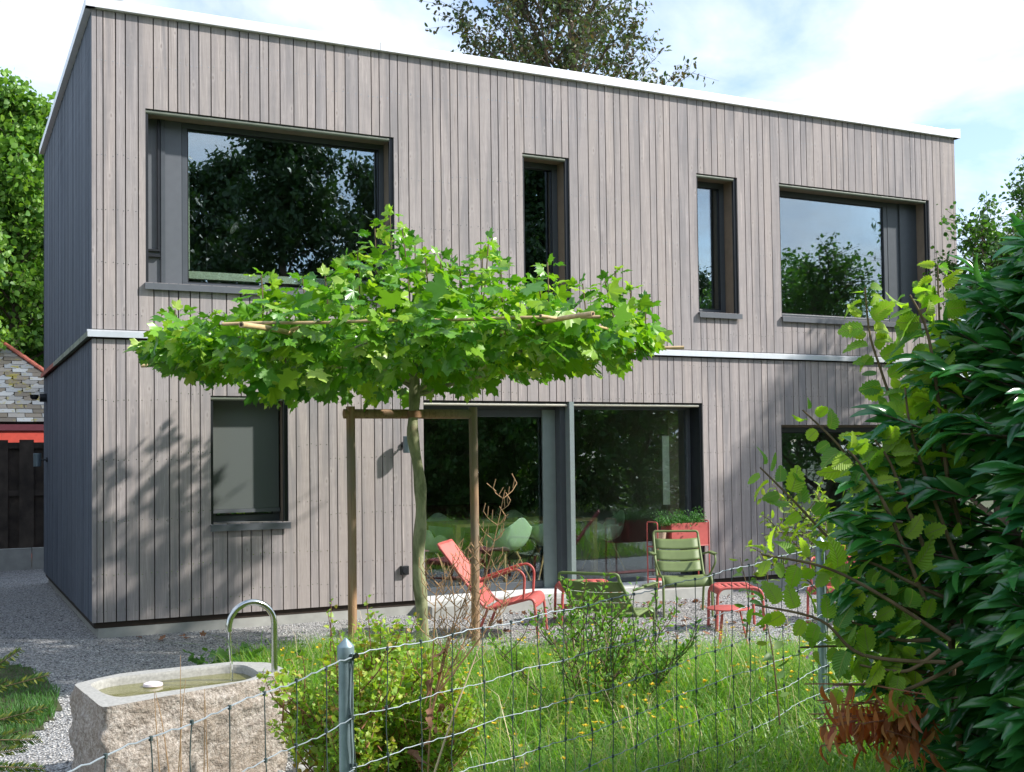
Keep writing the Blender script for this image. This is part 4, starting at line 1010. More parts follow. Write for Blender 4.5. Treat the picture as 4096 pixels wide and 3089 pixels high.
# fallen leaves
pts = [(random.uniform(3.4,7.2), random.uniform(-3.3,-.5)) for k in range(60)]+[(random.uniform(4.2,5.2), -.55+random.gauss(0,.06)) for k in range(14)]+[(random.uniform(5.9,6.7), -.75+random.gauss(0,.14)) for k in range(22)]+[(random.uniform(.2,3.2), random.uniform(-.6,-.1)) for k in range(8)]
P = np.array([(x, y, .02) for x, y in pts]); K = len(P); dd = rdir(K); dd[:,2] *= .2
R = frames(dd, rdir(K, 2.5)); me_ = [leaf_mesh('fallen_leaf', (LT_plane[0]*np.array([1,1,s_]), LT_plane[1], LT_plane[2]), 'brownleaf') for s_ in (1.6, -1.2)]
for i in range(K):
    ob = bpy.data.objects.new('fallen_leaf', me_[i % 2]); Mx = Matrix(R[i].tolist()).to_4x4(); Mx.translation = Vector(P[i]); s_ = random.uniform(.05,.10); ob.matrix_basis = Mx @ Matrix.Diagonal((s_,s_,s_,1))
    link(ob, None, label='curled brown fallen leaf lying on the gravel of the terrace', category='leaf', group='fallen leaves on the gravel')

# ------------------------------------------------------------------ wire fence
P1 = Vector((-.157,-8.444,0)); P2 = Vector((2.76,-7.344,0)); fd = (P2-P1).normalized(); span = (P2-P1).length
P0 = P1-Vector((.80,.60,0)).normalized()*3.1; P3 = P2+fd*3.2
fence = empty('wire_fence', tuple(P1), label='knotted galvanised wire mesh fence across the foreground', category='fence')
def post(p, top, lb, bolt=True):
    t = empty('fence_post', (p.x, p.y, 0), label=lb, category='fence post')
    MB().tube([(0,0,-.2), (0,0,top-.03)], .0235, 20).build('tube', 'galv', t, True)
    MB().lathe([(.0262,top-.065), (.0272,top-.06), (.0272,top-.022), (.0262,top-.018), (.004,top+.006)], n=24).build('cap', 'galv', t, True)
    MB().lathe([(.009,-.03), (.009,-.024), (.005,-.0235), (.005,-.016)], n=10, axis='y').build('clamp_bolt', 'steel', t, True).location = (.024,-.004,top-.047)
post(P1, 1.152, 'galvanised tube fence post with pointed cap left of the picture middle'); post(P2, 1.292, 'galvanised tube fence post standing among the hazel leaves at the right')
post(P0, .98, 'galvanised fence post farthest left'); post(P3, 1.36, 'galvanised fence post farthest right')
rows = [0, .190, .345, .490, .625, .755, .875, .975]
def wire_span(A_, B_, za_, zb_, sag, nst, d0, offs=0):
    off = Vector((A_.x-B_.x, A_.y-B_.y, 0)).normalized(); nrm = Vector((-off.y, off.x, 0)); 
    if nrm.dot(CAM-A_) < 0: nrm = -nrm
    shift = nrm*.03
    def pt(t, dz, k=0): p = A_.lerp(B_, t); return Vector((p.x, p.y, za_+(zb_-za_)*t-sag*4*t*(1-t)+dz))+shift-P1
    ts = [(i+offs)/nst for i in range(nst+1)]
    ws = [(random.gauss(0,.004), random.gauss(0,.003)) for _ in range(200)]
    for ri, r in enumerate(rows):
        path = []
        n = nst*6
        for i in range(n+1):
            t = i/n; ph = i % 6; kink = (.0035 if ph == 3 else (-.002 if ph == 2 else 0))
            path.append(pt(t, -r*(1+.02*math.sin(i*.1+ri))+kink+.004*math.sin(i*.37+ri*2)))
        MB().tube(path, .0017 if ri else .0021, 5, cap=False).build('horizontal_wire', 'wire', fence, True)
    for i, t in enumerate(ts):
        if t > 1.0: continue
        path = []
        jx = [random.gauss(0,.005) for _ in rows]
        for ri, r in enumerate(rows):
            path.append(pt(t, -r)+off*jx[ri]*(1 if ri else 0))
            if ri < len(rows)-1: path.append(pt(t, -(r+rows[ri+1])/2)+off*(jx[ri]+random.gauss(0,.004)))
        MB().tube(smoothpath(path, 2), .0019, 5, cap=False).build('stay_wire', 'wiredark', fence, True)
        mb = MB()
        for ri, r in enumerate(rows):
            c = pt(t, -r)+off*jx[ri]*(1 if ri else 0); mb.tube([c+Vector((0,0,.006)), c+Vector((0,0,-.006))], .0055, 6)
        mb.build('wire_knots', 'wiredark', fence, kind='stuff')
wire_span(P1, P2, 1.105, 1.262, .020, 21, 0); wire_span(P1, P0, 1.10, .94, .02, 21, 0); wire_span(P2, P3, 1.262, 1.33, .02, 14, 0)

# ------------------------------------------------------------------ shrubs and plants near the fence
def px2(px, py, Z): return at(px, py, Z)
def shrub(name, label, cat, base, stems, LT, mat, leafsz, twigmat, per_m=60, n_ind=150, lift=.3, outw=.6, sp=.02, droop=0., twist=1.):
    """stems: list of smooth world paths; leaves sit along them"""
    t = empty(name, tuple(base), label=label, category=cat); P = []; D = []; S = []; base = Vector(base); mb = MB()
    for st_ in stems:
        pts = [Vector(p)-base for p in st_]; pth = smoothpath(pts, 5); n = len(pth); tot = sum((pth[i+1]-pth[i]).length for i in range(n-1))
        r0 = .0035+.0022*tot; mb.tube(pth, [r0*(1-.75*i/n) for i in range(n)], 5)
        k = max(2, int(tot*per_m)); 
        for q in range(k):
            u = .12+.88*(q+.5)/k; f_ = u*(n-1); i = min(int(f_), n-2); p = pth[i].lerp(pth[i+1], f_-i); tan = (pth[i+1]-pth[i]).normalized()
            a = q*2.4+random.random(); sd_ = tan.orthogonal().normalized(); sd_ = Matrix.Rotation(a, 3, tan) @ sd_
            d = (sd_*outw+tan*.35+Vector((0,0,lift-droop)))
            P.append(p+sd_*sp*random.random()); D.append(d); S.append(random.uniform(*leafsz)*(1-.35*max(0,u-.8)/.2))
    mb.build('stems', twigmat, t, True, kind='stuff')
    P = np.array([tuple(p) for p in P]); D = np.array([tuple(d) for d in D]); S = np.array(S); R = frames(D, rdir(len(P), 1.4))
    leaves_local(t, 'leaf', LT, P, R, S, mat, min(n_ind, len(P)), tuple(base)); return t
def bush_stems(c, R_, h, n, lean=.5, sub=3):
    out_ = []
    for i in range(n):
        a = random.random()*6.28; r = R_*random.random()**.6; top = Vector((c[0]+math.cos(a)*r, c[1]+math.sin(a)*r, c[2]+h*random.uniform(.55,1)*(1-.35*(r/R_)**2)))
        b = Vector((c[0]+math.cos(a)*r*.25, c[1]+math.sin(a)*r*.25, c[2])); m_ = b.lerp(top,.5)+Vector((random.gauss(0,.03), random.gauss(0,.03), .05)); out_.append([b, m_, top])
        for k in range(sub):
            s = b.lerp(top, random.uniform(.35,.85)); a2 = random.random()*6.28; l = random.uniform(.12,.3)*h; out_.append([s, s+Vector((math.cos(a2)*l*.4, math.sin(a2)*l*.4, l*.4)), s+Vector((math.cos(a2)*l*.6, math.sin(a2)*l*.6, l*.9))])
    return out_
# currant-like bush behind the near post
c = at(1520,3089,5.45); c.z = .03
shrub('currant_bush', 'yellow green bush with small lobed leaves and reddish shoots behind the near fence post', 'bush', c, bush_stems((c.x,c.y,.03), .60, .95, 70, sub=4), LT_curr, 'currant', (.022,.040), 'redtwig', 80, 300, sp=.03)
tall = [[at(x0_,2900,5.4), at(x0_+10,2700,5.4), at(x1_,y1_,5.4)] for x0_, x1_, y1_ in ((1310,1325,2395), (1340,1310,2440), (1480,1465,2385), (1210,1200,2590), (1620,1625,2500), (1130,1145,2690))]
shrub('currant_shoots', 'upright reddish shoots rising out of the top of the currant bush', 'plant', at(1350,2900,5.4), tall, LT_curr, 'currant', (.016,.03), 'redtwig', 45, 60)
# privet shrub
c = at(2380,2900,6.9); c.z = hgt(c.x,c.y)
shrub('privet_shrub', 'loose small leaved privet shrub behind the fence, in front of the green chair', 'shrub', c, bush_stems((c.x,c.y,c.z), .66, 1.04, 19, sub=6), LT_oval, 'privet', (.024,.044), 'twig', 48, 300, lift=.35)
# shadbush
stems = []
for (b_, m_, t_) in (((3420,2600),(3250,2250),(3060,2080)), ((3430,2600),(3270,2150),(3120,1990)), ((3440,2600),(3330,2200),(3270,1960)), ((3450,2600),(3420,2200),(3400,2030)), ((3430,2620),(3240,2330),(3040,2240)), ((3460,2600),(3480,2200),(3500,1960)), ((3450,2600),(3350,2300),(3160,2080)), ((3480,2600),(3560,2200),(3590,2000))):
    p = [at(*b_, 6.5), at(*m_, 6.5+random.gauss(0,.1)), at(*t_, 6.5+random.gauss(0,.2))]; stems.append(p)
    for k in range(6):
        s = p[1].lerp(p[2], random.random()); e = s+CR*random.gauss(0,.13)+CU*random.uniform(-.02,.16)+CF*random.gauss(0,.1); stems.append([s, s.lerp(e,.5)+CU*.02, e])
shrub('shadbush', 'shadbush with small oval yellow green leaves left of the hazel, before the lower right window', 'shrub', at(3440,2700,6.5), stems, LT_oval, 'amel', (.035,.055), 'twig', 46, 300, lift=.1)
# hazel
def along(pts, Z, dz=0): return [at(x, y, (Z+dz*i)*.92) for i, (x, y) in enumerate(pts)]
hz = [along([(3660,2450),(3640,2050),(3590,1700),(3530,1500),(3480,1340),(3460,1150)], 5.0), along([(3850,2500),(3800,2000),(3780,1600),(3760,1330),(3750,1060)], 5.0),
      along([(3700,2350),(3580,2180),(3480,1980),(3370,1800),(3210,1640)], 4.9), along([(3720,2500),(3480,2320),(3330,2170),(3180,2010),(3040,1870)], 4.9),
      along([(3700,2400),(3560,2060),(3450,1870),(3390,1800)], 4.7), along([(3800,2560),(3520,2380),(3300,2270),(3050,2220)], 4.6), along([(3780,2650),(3450,2620),(3280,2480),(3020,2420)], 4.6),
      along([(3760,2700),(3560,2660),(3420,2590),(3200,2590)], 4.7), along([(3850,2300),(3700,1900),(3640,1700),(3620,1550)], 4.8), along([(3800,2400),(3640,2330),(3480,2250),(3330,2230)], 4.7),
      along([(3840,2100),(3760,1800),(3720,1650),(3670,1560)], 4.9), along([(3850,2650),(3620,2760),(3500,2740),(3330,2740)], 4.6), along([(3800,2500),(3650,2440),(3560,2380),(3420,2380)], 4.8),
      along([(3720,2250),(3620,2000),(3560,1850),(3500,1760)], 4.75), along([(3720,2560),(3600,2560),(3500,2520),(3380,2480)], 4.65), along([(3760,2600),(3640,2680),(3540,2680),(3440,2660)], 4.6), along([(3800,2000),(3740,1500),(3700,1300),(3640,1180)], 4.8)]
t = empty('hazel_bush', tuple(at(3800,2900,4.45)), label='hazel bush with large round toothed yellow green leaves between the laurel and the fence', category='bush')
base = t.location.copy(); P = []; D = []; S = []; mb = MB()
for st_ in hz:
    st_ = [Vector(base)+Vector((0,0,-.2)) if False else st_[0]]+st_[1:]; pth = smoothpath([p-base for p in st_], 6); n = len(pth); mb.tube(pth, [.0075*(1-.7*i/n)+.001 for i in range(n)], 7)
    tot = sum((pth[i+1]-pth[i]).length for i in range(n-1)); k = int(tot/.033); 
    for q in range(k):
        u = .12+.88*(q+.5)/k; f_ = u*(n-1); i = min(int(f_), n-2); p = pth[i].lerp(pth[i+1], f_-i); tan = (pth[i+1]-pth[i]).normalized(); sd_ = tan.cross(CF).normalized()*(1 if q % 2 else -1)
        d = sd_*.8+tan*.35+Vector((0,0,random.uniform(-.5,.25)))+CF*random.gauss(0,.35); pet = d.normalized()*.02
        P.append(p+pet); D.append(d); S.append(random.uniform(.055,.105)*(1-.5*max(0,u-.85)/.15))
mb.tube([at(3850,3089,4.5)-base, at(3810,2700,4.5)-base, at(3800,2400,4.5)-base], .014, 8)
mb.build('stems', 'twig', t, True)
P = np.array([tuple(p) for p in P]); D = np.array([tuple(d) for d in D]); S = np.array(S)
Up_ = rdir(len(P), .3)*1.5+np.array([0,0,.5])-np.array(CF)*.9
leaves_local(t, 'leaf', LT_hazel, P, frames(D, Up_), S, 'hazel', 300, tuple(base))
# cherry laurel
lc = at(4420,2600,4.6); lc.z = .2
t = empty('cherry_laurel', tuple(lc), label='big dark glossy cherry laurel bush filling the right edge of the picture', category='bush')
P = []; D = []; S = []; mb = MB()
def lrad(z): return float(np.interp(z, [.15,.5,.85,1.15,1.45,1.8,2.13,2.43,2.65,2.85], [.66,.64,.74,.83,.85,.74,.52,.28,.08,.02]))
def shoot(p0, d, ln, nl, sz):
    p0 = Vector(p0); d = Vector(d).normalized(); tip = p0+d*ln+Vector((0,0,.03)); mb.tube([p0, p0.lerp(tip,.5), tip], [.005,.004,.0025], 4)
    for k in range(nl):
        u = (k+1)/nl; p = p0.lerp(tip, u); s_ = CU*random.gauss(0,.27)+CF*random.gauss(0,.36)
        P.append(p); D.append(d*.9+s_+Vector((0,0,.05))); S.append(sz*random.uniform(.75,1.12)*(1-.12*u))
view = (CAM-lc); va = math.atan2(view.y, view.x)
for i in range(620):
    z = random.uniform(.2, 2.6)*random.choice((1,1,1,.8)); a = va+random.uniform(-2.1, 2.1); r = lrad(z)*random.uniform(.55,1.02)
    o_ = Vector((math.cos(a), math.sin(a), 0)); up_ = .35 if z > 2.0 else .08
    d = -CR*1.0+o_*.45+Vector((0,0,up_+random.gauss(0,.13))); p0 = o_*r+Vector((0,0,z-.2))-d.normalized()*.15
    shoot(p0, d, random.uniform(.14,.26), random.randint(7,10), .175)
for i in range(260):
    z = random.uniform(.15, 2.6); a = random.random()*6.28; r = lrad(z)*random.uniform(.05,.7); o_ = Vector((math.cos(a), math.sin(a), 0)); shoot(o_*r+Vector((0,0,z-.2)), -CR*.5+o_+Vector((0,0,.3)), .2, 8, .155)
for (px,py,Z,dx,dz_) in ((3960,1230,4.5,-.6,.5), (3800,1500,4.4,-.9,.25), (3520,2060,4.3,-1,.0), (3560,2170,4.3,-1,.1), (3500,2330,4.3,-1,-.05), (3560,2480,4.3,-1,-.1), (3640,1700,4.4,-1,.2), (3600,1830,4.4,-1,.1), (3880,1380,4.5,-.8,.3), (3540,1950,4.35,-1,.05), (3640,2620,4.3,-1,-.2), (3740,2760,4.3,-.9,-.3)):
    p = at(px+90, py+30, Z)-lc; d = CR*dx+CU*dz_-CF*.1; shoot(p, d, .20, 10, .15); shoot(p+Vector((.05,.05,-.06)), d+Vector((0,0,-.1)), .18, 9, .145); shoot(p-d*.25+Vector((0,.1,-.02)), d, .25, 10, .15)
mb.build('stems', 'bark', t, True)
mb = MB()
for k in range(7): a = k*.9; mb.tube(smoothpath([(math.cos(a)*.06, math.sin(a)*.06, -.2), (math.cos(a)*.25, math.sin(a)*.25, .6), (math.cos(a)*.4, math.sin(a)*.4, 1.6)], 4), [.02]*9, 7)
mb.build('trunks', 'bark', t, True)
P = np.array([tuple(p) for p in P]); D = np.array([tuple(d) for d in D]); S = np.array(S)
leaves_local(t, 'leaf', LT_laurel, P, frames(D, rdir(len(P), 2.0)-np.array(CF)*.5), S, 'laurel', 300, tuple(lc))
# withered laurel branch
t = empty('withered_branch', tuple(at(3600,2760,4.35)), label='withered branch of hanging orange brown leaves at the foot of the laurel', category='branch'); base = t.location.copy(); P = []; D = []; S = []; mb = MB()
for k in range(26):
    yy = random.random()**1.3*200; a = at(3600+random.uniform(0,160), 2790+yy+random.uniform(-50,60), 4.35+random.gauss(0,.12))-base; b_ = at(3200+random.random()*430+yy*.3, 2760+yy+random.uniform(-30,60), 4.35+random.gauss(0,.15))-base
    mb.tube([a, a.lerp(b_,.5)+Vector((0,0,.02)), b_], .0025, 5)
    for q in range(10): p = a.lerp(b_, .15+.85*q/10); P.append(p+Vector((random.gauss(0,.015), random.gauss(0,.02), random.gauss(0,.015)))); D.append((random.gauss(0,.3), random.gauss(0,.3), random.uniform(-1.3,-.7))); S.append(random.uniform(.05,.105))
mb.build('twigs', 'redtwig', t, True); P = np.array([tuple(p) for p in P]); LTd = (LT_laurel[0]*np.array([1.0,1,1.1]), LT_laurel[1], LT_laurel[2])
leaves_local(t, 'leaf', LTd, P, frames(np.array(D), rdir(len(P))), np.array(S), 'deadleaf', 260, tuple(base))
# dry branching stalk in front of the red chair
def dryplant(base, tips, name, label, r=.0048, mat='drystalk', brown=True):
    t = empty(name, tuple(base), label=label, category='plant'); mb = MB(); P = []; D = []; S = []
    for (path, nb) in tips:
        pth = smoothpath([Vector(p)-base for p in path], 6); n = len(pth); mb.tube(pth, [r*(1-.7*i/n) for i in range(n)], 5)
        for k in range(nb):
            i = int(n*.32+(n*.66)*k/nb); p = pth[min(i, n-1)]; s = 1 if k % 2 else -1; l = random.uniform(.05,.12)
            e = p+CR*(s*l*.7)+CU*l*.75+CF*random.gauss(0,.03); mb.tube([p, p.lerp(e,.5)+CR*s*.01, e], .0019, 4)
            for q in range(3): s0 = p.lerp(e, .4+.3*q); e0 = s0+CU*random.uniform(.02,.045)+CR*random.gauss(0,.015); mb.tube([s0, e0], .0018, 4)
    mb.build('stalks', mat, t)
    if brown:
        for k in range(16): p = Vector(tips[0][0][0]).lerp(Vector(tips[0][0][1]), random.random()*1.5)-base; P.append(p+Vector((random.gauss(0,.03), random.gauss(0,.03), random.gauss(0,.05)))); D.append((random.gauss(0,.6), random.gauss(0,.6), -1)); S.append(random.uniform(.03,.07))
        P = np.array([tuple(p) for p in P]); leaves_local(t, 'withered_leaf', (LT_curr[0]*np.array([.7,1,3]), LT_curr[1], LT_curr[2]), P, frames(np.array(D)), np.array(S), 'brownleaf', 16, tuple(base))
b0 = at(1710,3120,5.0)
dryplant(b0, [([at(1710,3120,5.0), at(1740,2800,5.0), at(1860,2560,5.0), at(1950,2280,5.0), at(2020,1960,5.0)], 26), ([at(1740,2800,5.0), at(1800,2560,5.0), at(1880,2330,5.0), at(1870,2210,5.0)], 16),
              ([at(1720,2850,5.0), at(1735,2560,5.0), at(1745,2380,5.0), at(1760,2330,5.0)], 12), ([at(1760,2760,5.0), at(1930,2540,5.0), at(2010,2420,5.0), at(2030,2280,5.0)], 12), ([at(1715,2900,5.0), at(1780,2600,5.0), at(1820,2450,5.0), at(1790,2250,5.0)], 10)],
         'dry_branching_plant', 'dead brown branching plant with thin seed pods in front of the red lounge chair')
dryplant(at(1720,3150,4.95), [([at(1720,3150,4.95), at(1800,2900,5.0), at(1890,2660,5.1), at(1960,2470,5.15)], 2)], 'pale_dry_stem', 'long pale straw coloured stem leaning to the right beside the dead brown plant', .0055, 'paledry', False)
dryplant(at(725,3120,4.6), [([at(725,3120,4.6), at(722,2900,4.6), at(722,2620,4.6)], 0), ([at(640,3120,4.6), at(625,2900,4.6), at(617,2765,4.6)], 0), ([at(680,3120,4.6), at(650,2900,4.6), at(622,2770,4.6)], 0),
         ([at(815,3120,4.6), at(818,2950,4.6), at(818,2755,4.6)], 0), ([at(832,3120,4.6), at(826,2950,4.6), at(820,2800,4.6)], 0), ([at(712,3120,4.6), at(730,2850,4.6), at(742,2720,4.6)], 0)], 'dry_reed_stalks', 'bare orange brown reed stalks standing in front of the granite trough', .0026, 'drystalk', False)
# bindweed on the fence
bw = []
for (x0_, y0_, x1_, y1_) in ((3010,2260,3120,2900), (2960,2230,2985,2550), (3040,2200,3060,2400)): bw.append([at(x1_,y1_,5.45), at((x0_+x1_)/2+20,(y0_+y1_)/2,5.45), at(x0_,y0_,5.45)])
shrub('bindweed', 'bindweed with arrow shaped leaves climbing the fence wires left of the right post', 'climber', at(3100,2900,5.45), bw, LT_oval, 'strawb', (.045,.075), 'twig', 34, 60, droop=.5)
# ground cover and small flowers bottom right
pts = [(random.uniform(1.7,3.2), random.uniform(-7.9,-6.4)) for _ in range(420)]; P = np.array([(x, y, hgt(x,y)+.03+.07*random.random()) for x, y in pts]); K = len(P)
scatter('strawberry_ground_cover', LT_curr, P, frames(rdir(K,.3), rdir(K,2.5)), .03+.03*RNG.random(K), 'strawb', None, kind='stuff', label='low strawberry-like ground cover at the foot of the fence, bottom right', category='ground cover')
P = []; D = []
for (px,py) in ((3350,2740),(3365,2735),(3400,2745),(3335,2745),(3455,2725),(3245,2610),(3380,2580),(3230,2625),(3590,2840),(3370,2760)):
    c = at(px,py,5.6)
    for k in range(5): P.append(tuple(c)); D.append((math.cos(k*1.26), -.4, math.sin(k*1.26)))
scatter('pink_flowers', LT_round, np.array(P), frames(np.array(D)), np.full(len(P), .018), 'pink', None, kind='stuff', label='small pale pink cranesbill flowers in the grass behind the right fence post', category='flowers')
# mallow leaves by the spout
c = at(905,2600,9.0); K = 60; P = np.array([(c.x+random.gauss(0,.16), c.y+random.gauss(0,.14), .05+.2*random.random()) for _ in range(K)])
scatter('leafy_weed', LT_curr, P, frames(rdir(K,.6), rdir(K,2)), .05+.04*RNG.random(K), 'leaf_mid', None, kind='stuff', label='leafy dark green weed at the gravel edge behind the water jet', category='weed')
# yew twigs left
t = empty('yew_bush', tuple(at(-120,3000,4.3)), label='yew twigs with yellowish tips reaching in at the lower left edge', category='bush'); base = t.location.copy(); P = []; D = []; S = []; mb = MB()
for (a, b_) in (((-150,2750),(85,2598)), ((-150,2790),(198,2700)), ((-160,2850),(30,2720)), ((-160,2920),(190,2830)), ((-160,2960),(165,2960)), ((-150,3060),(180,3075)), ((-150,3000),(90,2920)), ((-100,3120),(90,3060)), ((-150,2880),(140,2880)), ((-150,3040),(110,2990))):
    Z = 4.2+random.gauss(0,.1); pa, pb = at(*a, Z)-base, at(*b_, Z)-base; mb.tube([pa, pb], [.003,.0015], 4); n = int((pb-pa).length/.0042)
    for q in range(n):
        u = q/n; p = pa.lerp(pb, u); s = 1 if q % 2 else -1; P.append(p); D.append(CU*s*.75+(pb-pa).normalized()*.75+CF*random.gauss(0,.3)); S.append(random.uniform(.024,.034)*(1-.5*max(0,u-.85)/.15))
mb.build('twigs', 'twig', t); LTn = (LT_small[0]*np.array([.5,1,1]), LT_small[1], LT_small[2]); P = np.array([tuple(p) for p in P])
scatter('needles', LTn, P, frames(np.array([tuple(d) for d in D]), rdir(len(P))*.5-np.array(CF)), np.array(S), 'yew', t, kind='stuff')

# ------------------------------------------------------------------ background: board fence, retaining wall, shed
t = empty('board_fence', (-6,8.6,0), label='old dark vertical board fence beyond the left corner of the house', category='fence'); x = 0; k = 0
while x < 8.2:
    wd_ = random.uniform(.17,.24)
    if k % 2: MB().box(x-.02, x+wd_+.02, -.03, -.005, .25, 2.12+random.gauss(0,.008)).build('board', 'oldfence', t)
    else: MB().box(x, x+wd_, .045, .07, .25, 2.08).build('board', 'oldfence', t)
    x += wd_+.01; k += 1
for z in (1.2, 1.98): MB().box(0, 8.3, -.003, .042, z, z+.09).build('rail', 'oldfence', t)
t = empty('retaining_wall', (-6,8.45,0), label='low concrete kerb wall below the dark board fence', category='wall')
for a in range(0, 7): MB().box(a*1.2, a*1.2+1.19, 0, .12, -.1, .35).build('concrete_block', 'concrete', t, bevel=.006)
def shed():
    ox, oy = at(-700,1700,21.5).x, at(-300,1700,21.5).y
    t = empty('red_shed', (-6.5,10.6,0), label='red shed with mossy slate roof and red ridge tiles at the left edge', category='shed')
    W_, D_, zE, zR = 8.11, 5.0, 2.47, 4.22; hx = 5.11    # hip: ridge from x=0 to hx, then down to x=W_
    MB().box(.3, W_-.3, .35, D_-.3, 0, zE-.02).build('wall', 'shedred', t)
    MB().box(.0, W_, .0, .06, zE-.42, zE-.142).build('fascia_board', 'shedred', t)
    MB().box(-.02, W_+.02, -.03, .055, zE-.14, zE-.03).build('eaves_board', 'maroon', t)
    A_ = Vector((0,0,zE)); Bq = Vector((W_,0,zE)); Cq = Vector((hx+1.0,D_/2,zR)); Dq = Vector((0,D_/2,zR))
    nrm = (Bq-A_).cross(Dq-A_).normalized(); off = nrm*-.04
    MB().poly([A_+off, Bq+off, Cq+off, Dq+off]).build('roof_deck', 'backing', t)
    MB().poly([Bq+off, Vector((W_,D_,zE))+off, Cq+off]).build('roof_deck', 'slate', t); MB().poly([Vector((W_,D_,zE)), Vector((0,D_,zE)), Dq, Cq]).build('roof_deck', 'slate', t)
    # shingles: courses up the slope
    up_ = (Dq-A_).normalized(); ls = (Dq-A_).length; ch = .145; nrow = int(ls/ch); pw = .29; cnt = 0
    MBx = MB(); ph = [(0,0), (pw*.70,-.0), (pw-.012,ch*.62), (pw-.012,ch*1.35), (.0,ch*1.35)]
    hexm = bpy.data.meshes.new('slate'); b2 = MB(); b2.prism([(x_, y_, .0) for x_, y_ in ph], (0,0,.014)); hexm.from_pydata(b2.v, [], b2.f); hexm.update(); hexm.materials.append(M['slate'])
    sq = [(0,0), (pw-.012,0), (pw-.012,ch*1.3), (0,ch*1.3)]; sqm = bpy.data.meshes.new('slate'); b2 = MB(); b2.prism([(x_, y_, .0) for x_, y_ in sq], (0,0,.014)); sqm.from_pydata(b2.v, [], b2.f); sqm.update(); sqm.materials.append(M['slate'])
    xa = Vector((1,0,0)); zn = xa.cross(up_).normalized()
    rest = MB()
    for r_ in range(nrow):
        y_ = r_*ch; f_ = y_/ls; xmax = W_+(hx+1.0-W_)*f_-.05; x_ = (.15 if r_ % 2 else 0)
        while x_+pw < xmax+.2:
            if x_+pw > xmax: x_ = xmax-pw
            p = A_+xa*x_+up_*y_+zn*(.012+.004*random.random())
            Mx = Matrix((xa, up_, zn)).transposed().to_4x4(); Mx.translation = p; Mx = Mx @ Matrix.Rotation(rad(-4+random.gauss(0,.5)), 4, 'X') @ Matrix.Rotation(rad(random.gauss(0,.8)), 4, 'Z')
            if x_ > 5.2 and cnt < 300:
                o = bpy.data.objects.new('slate', hexm if r_ > 3 else sqm); o.matrix_basis = Mx; link(o, t); cnt += 1
            else:
                b_ = len(rest.v); rest.v += [tuple(Mx @ Vector((q[0],q[1],z_))) for z_ in (0,.012) for q in sq]; rest.f += [(b_+4,b_+5,b_+6,b_+7), (b_,b_+1,b_+5,b_+4)]
            x_ += pw
            if x_ >= xmax-.02: break
    rest.build('slates', 'slate', t, kind='stuff')
    n = 16
    for i in range(n):
        a = Bq.lerp(Cq, i/n); b_ = Bq.lerp(Cq, (i+1.08)/n); MB().tube([a+Vector((0,0,.03)), b_+Vector((0,0,.042))], .055, 8, flat=.7).build('ridge_tile', 'ridgetile', t, True)
    for i in range(14): MB().tube([Dq+Vector((i*.42,0,.05)), Dq+Vector((i*.42+.44,0,.06))], .08, 8, flat=.7).build('ridge_tile', 'ridgetile', t, True)
shed()

# ------------------------------------------------------------------ trees
def make_tree(name, label, loc, H, spread, leafmat_, leaf, n1=26, n2=7, n3=6, nl=22, h0=.12, up=.55, LT=LT_small, trunk=.16, shape=None, twig=.5, seed=1, cat='tree', group=None, fuzz=.07, sub_up=.3):
    rs = random.Random(seed); t = empty(name, loc, label=label, category=cat)
    if group: t['group'] = group
    mb = MB(); tr = MB(); P = []; D = []
    tp_ = smoothpath([(0,0,-.1), (rs.gauss(0,.1), rs.gauss(0,.1), H*.4), (rs.gauss(0,.2), rs.gauss(0,.2), H*.75), (0,0,H*.97)], 6)
    tr.tube(tp_, [trunk*(1-.93*i/len(tp_)) for i in range(len(tp_))], 9); tr.build('trunk', 'bark', t, True)
    for i in range(n1):
        f_ = h0+(1-h0)*(i+rs.random())/n1; z = H*f_; a = i*2.4+rs.gauss(0,.3); prof = shape(f_) if shape else math.sin(math.pi*min(1,(f_*.85+.12)))**.7
        l1 = spread*prof*rs.uniform(.75,1.12)+.15; d = Vector((math.cos(a), math.sin(a), up+rs.gauss(0,.15)+.5*f_)).normalized(); s = Vector((0,0,z)); e = s+d*l1; m_ = s.lerp(e,.5)+Vector((0,0,-.06*l1)); p1 = smoothpath([s, m_, e], 5)
        mb.tube(p1, [max(.006, trunk*.35*(1-f_*.6)*(1-.85*k/len(p1))) for k in range(len(p1))], 5)
        for j in range(n2):
            q = p1[min(len(p1)-1, int(len(p1)*(.22+.78*(j+.6)/n2)))]; a2 = rs.random()*6.28; d2 = (d*.6+Vector((math.cos(a2), math.sin(a2), sub_up+rs.gauss(0,.3)))*.8).normalized(); l2 = l1*rs.uniform(.25,.5)*(1-.35*j/n2)+.15; e2 = q+d2*l2; mb.tube([q, q.lerp(e2,.5)+Vector((0,0,.02)), e2], [.010,.007,.004], 4)
            for k in range(n3):
                q3 = q.lerp(e2, .25+.75*(k+.5)/n3); d3 = (d2*.5+Vector((rs.gauss(0,1), rs.gauss(0,1), rs.gauss(.15,.7)))*.6).normalized(); e3 = q3+d3*twig*rs.uniform(.5,1.1)
                mb.tube([q3, e3], [.005,.002], 3, cap=False)
                for g in range(nl):
                    u = rs.random()**.8; P.append(tuple(q3.lerp(e3, u)+Vector((rs.gauss(0,fuzz), rs.gauss(0,fuzz), rs.gauss(0,fuzz))))); 
    mb.build('branches', 'bark', t)
    P = np.array(P); K = len(P); D = rdir(K, -.3); S = leaf*(.65+.7*RNG.random(K))
    scatter('crown', LT, P, frames(D, rdir(K, 1.0)), S, leafmat_, t, kind='stuff'); return t
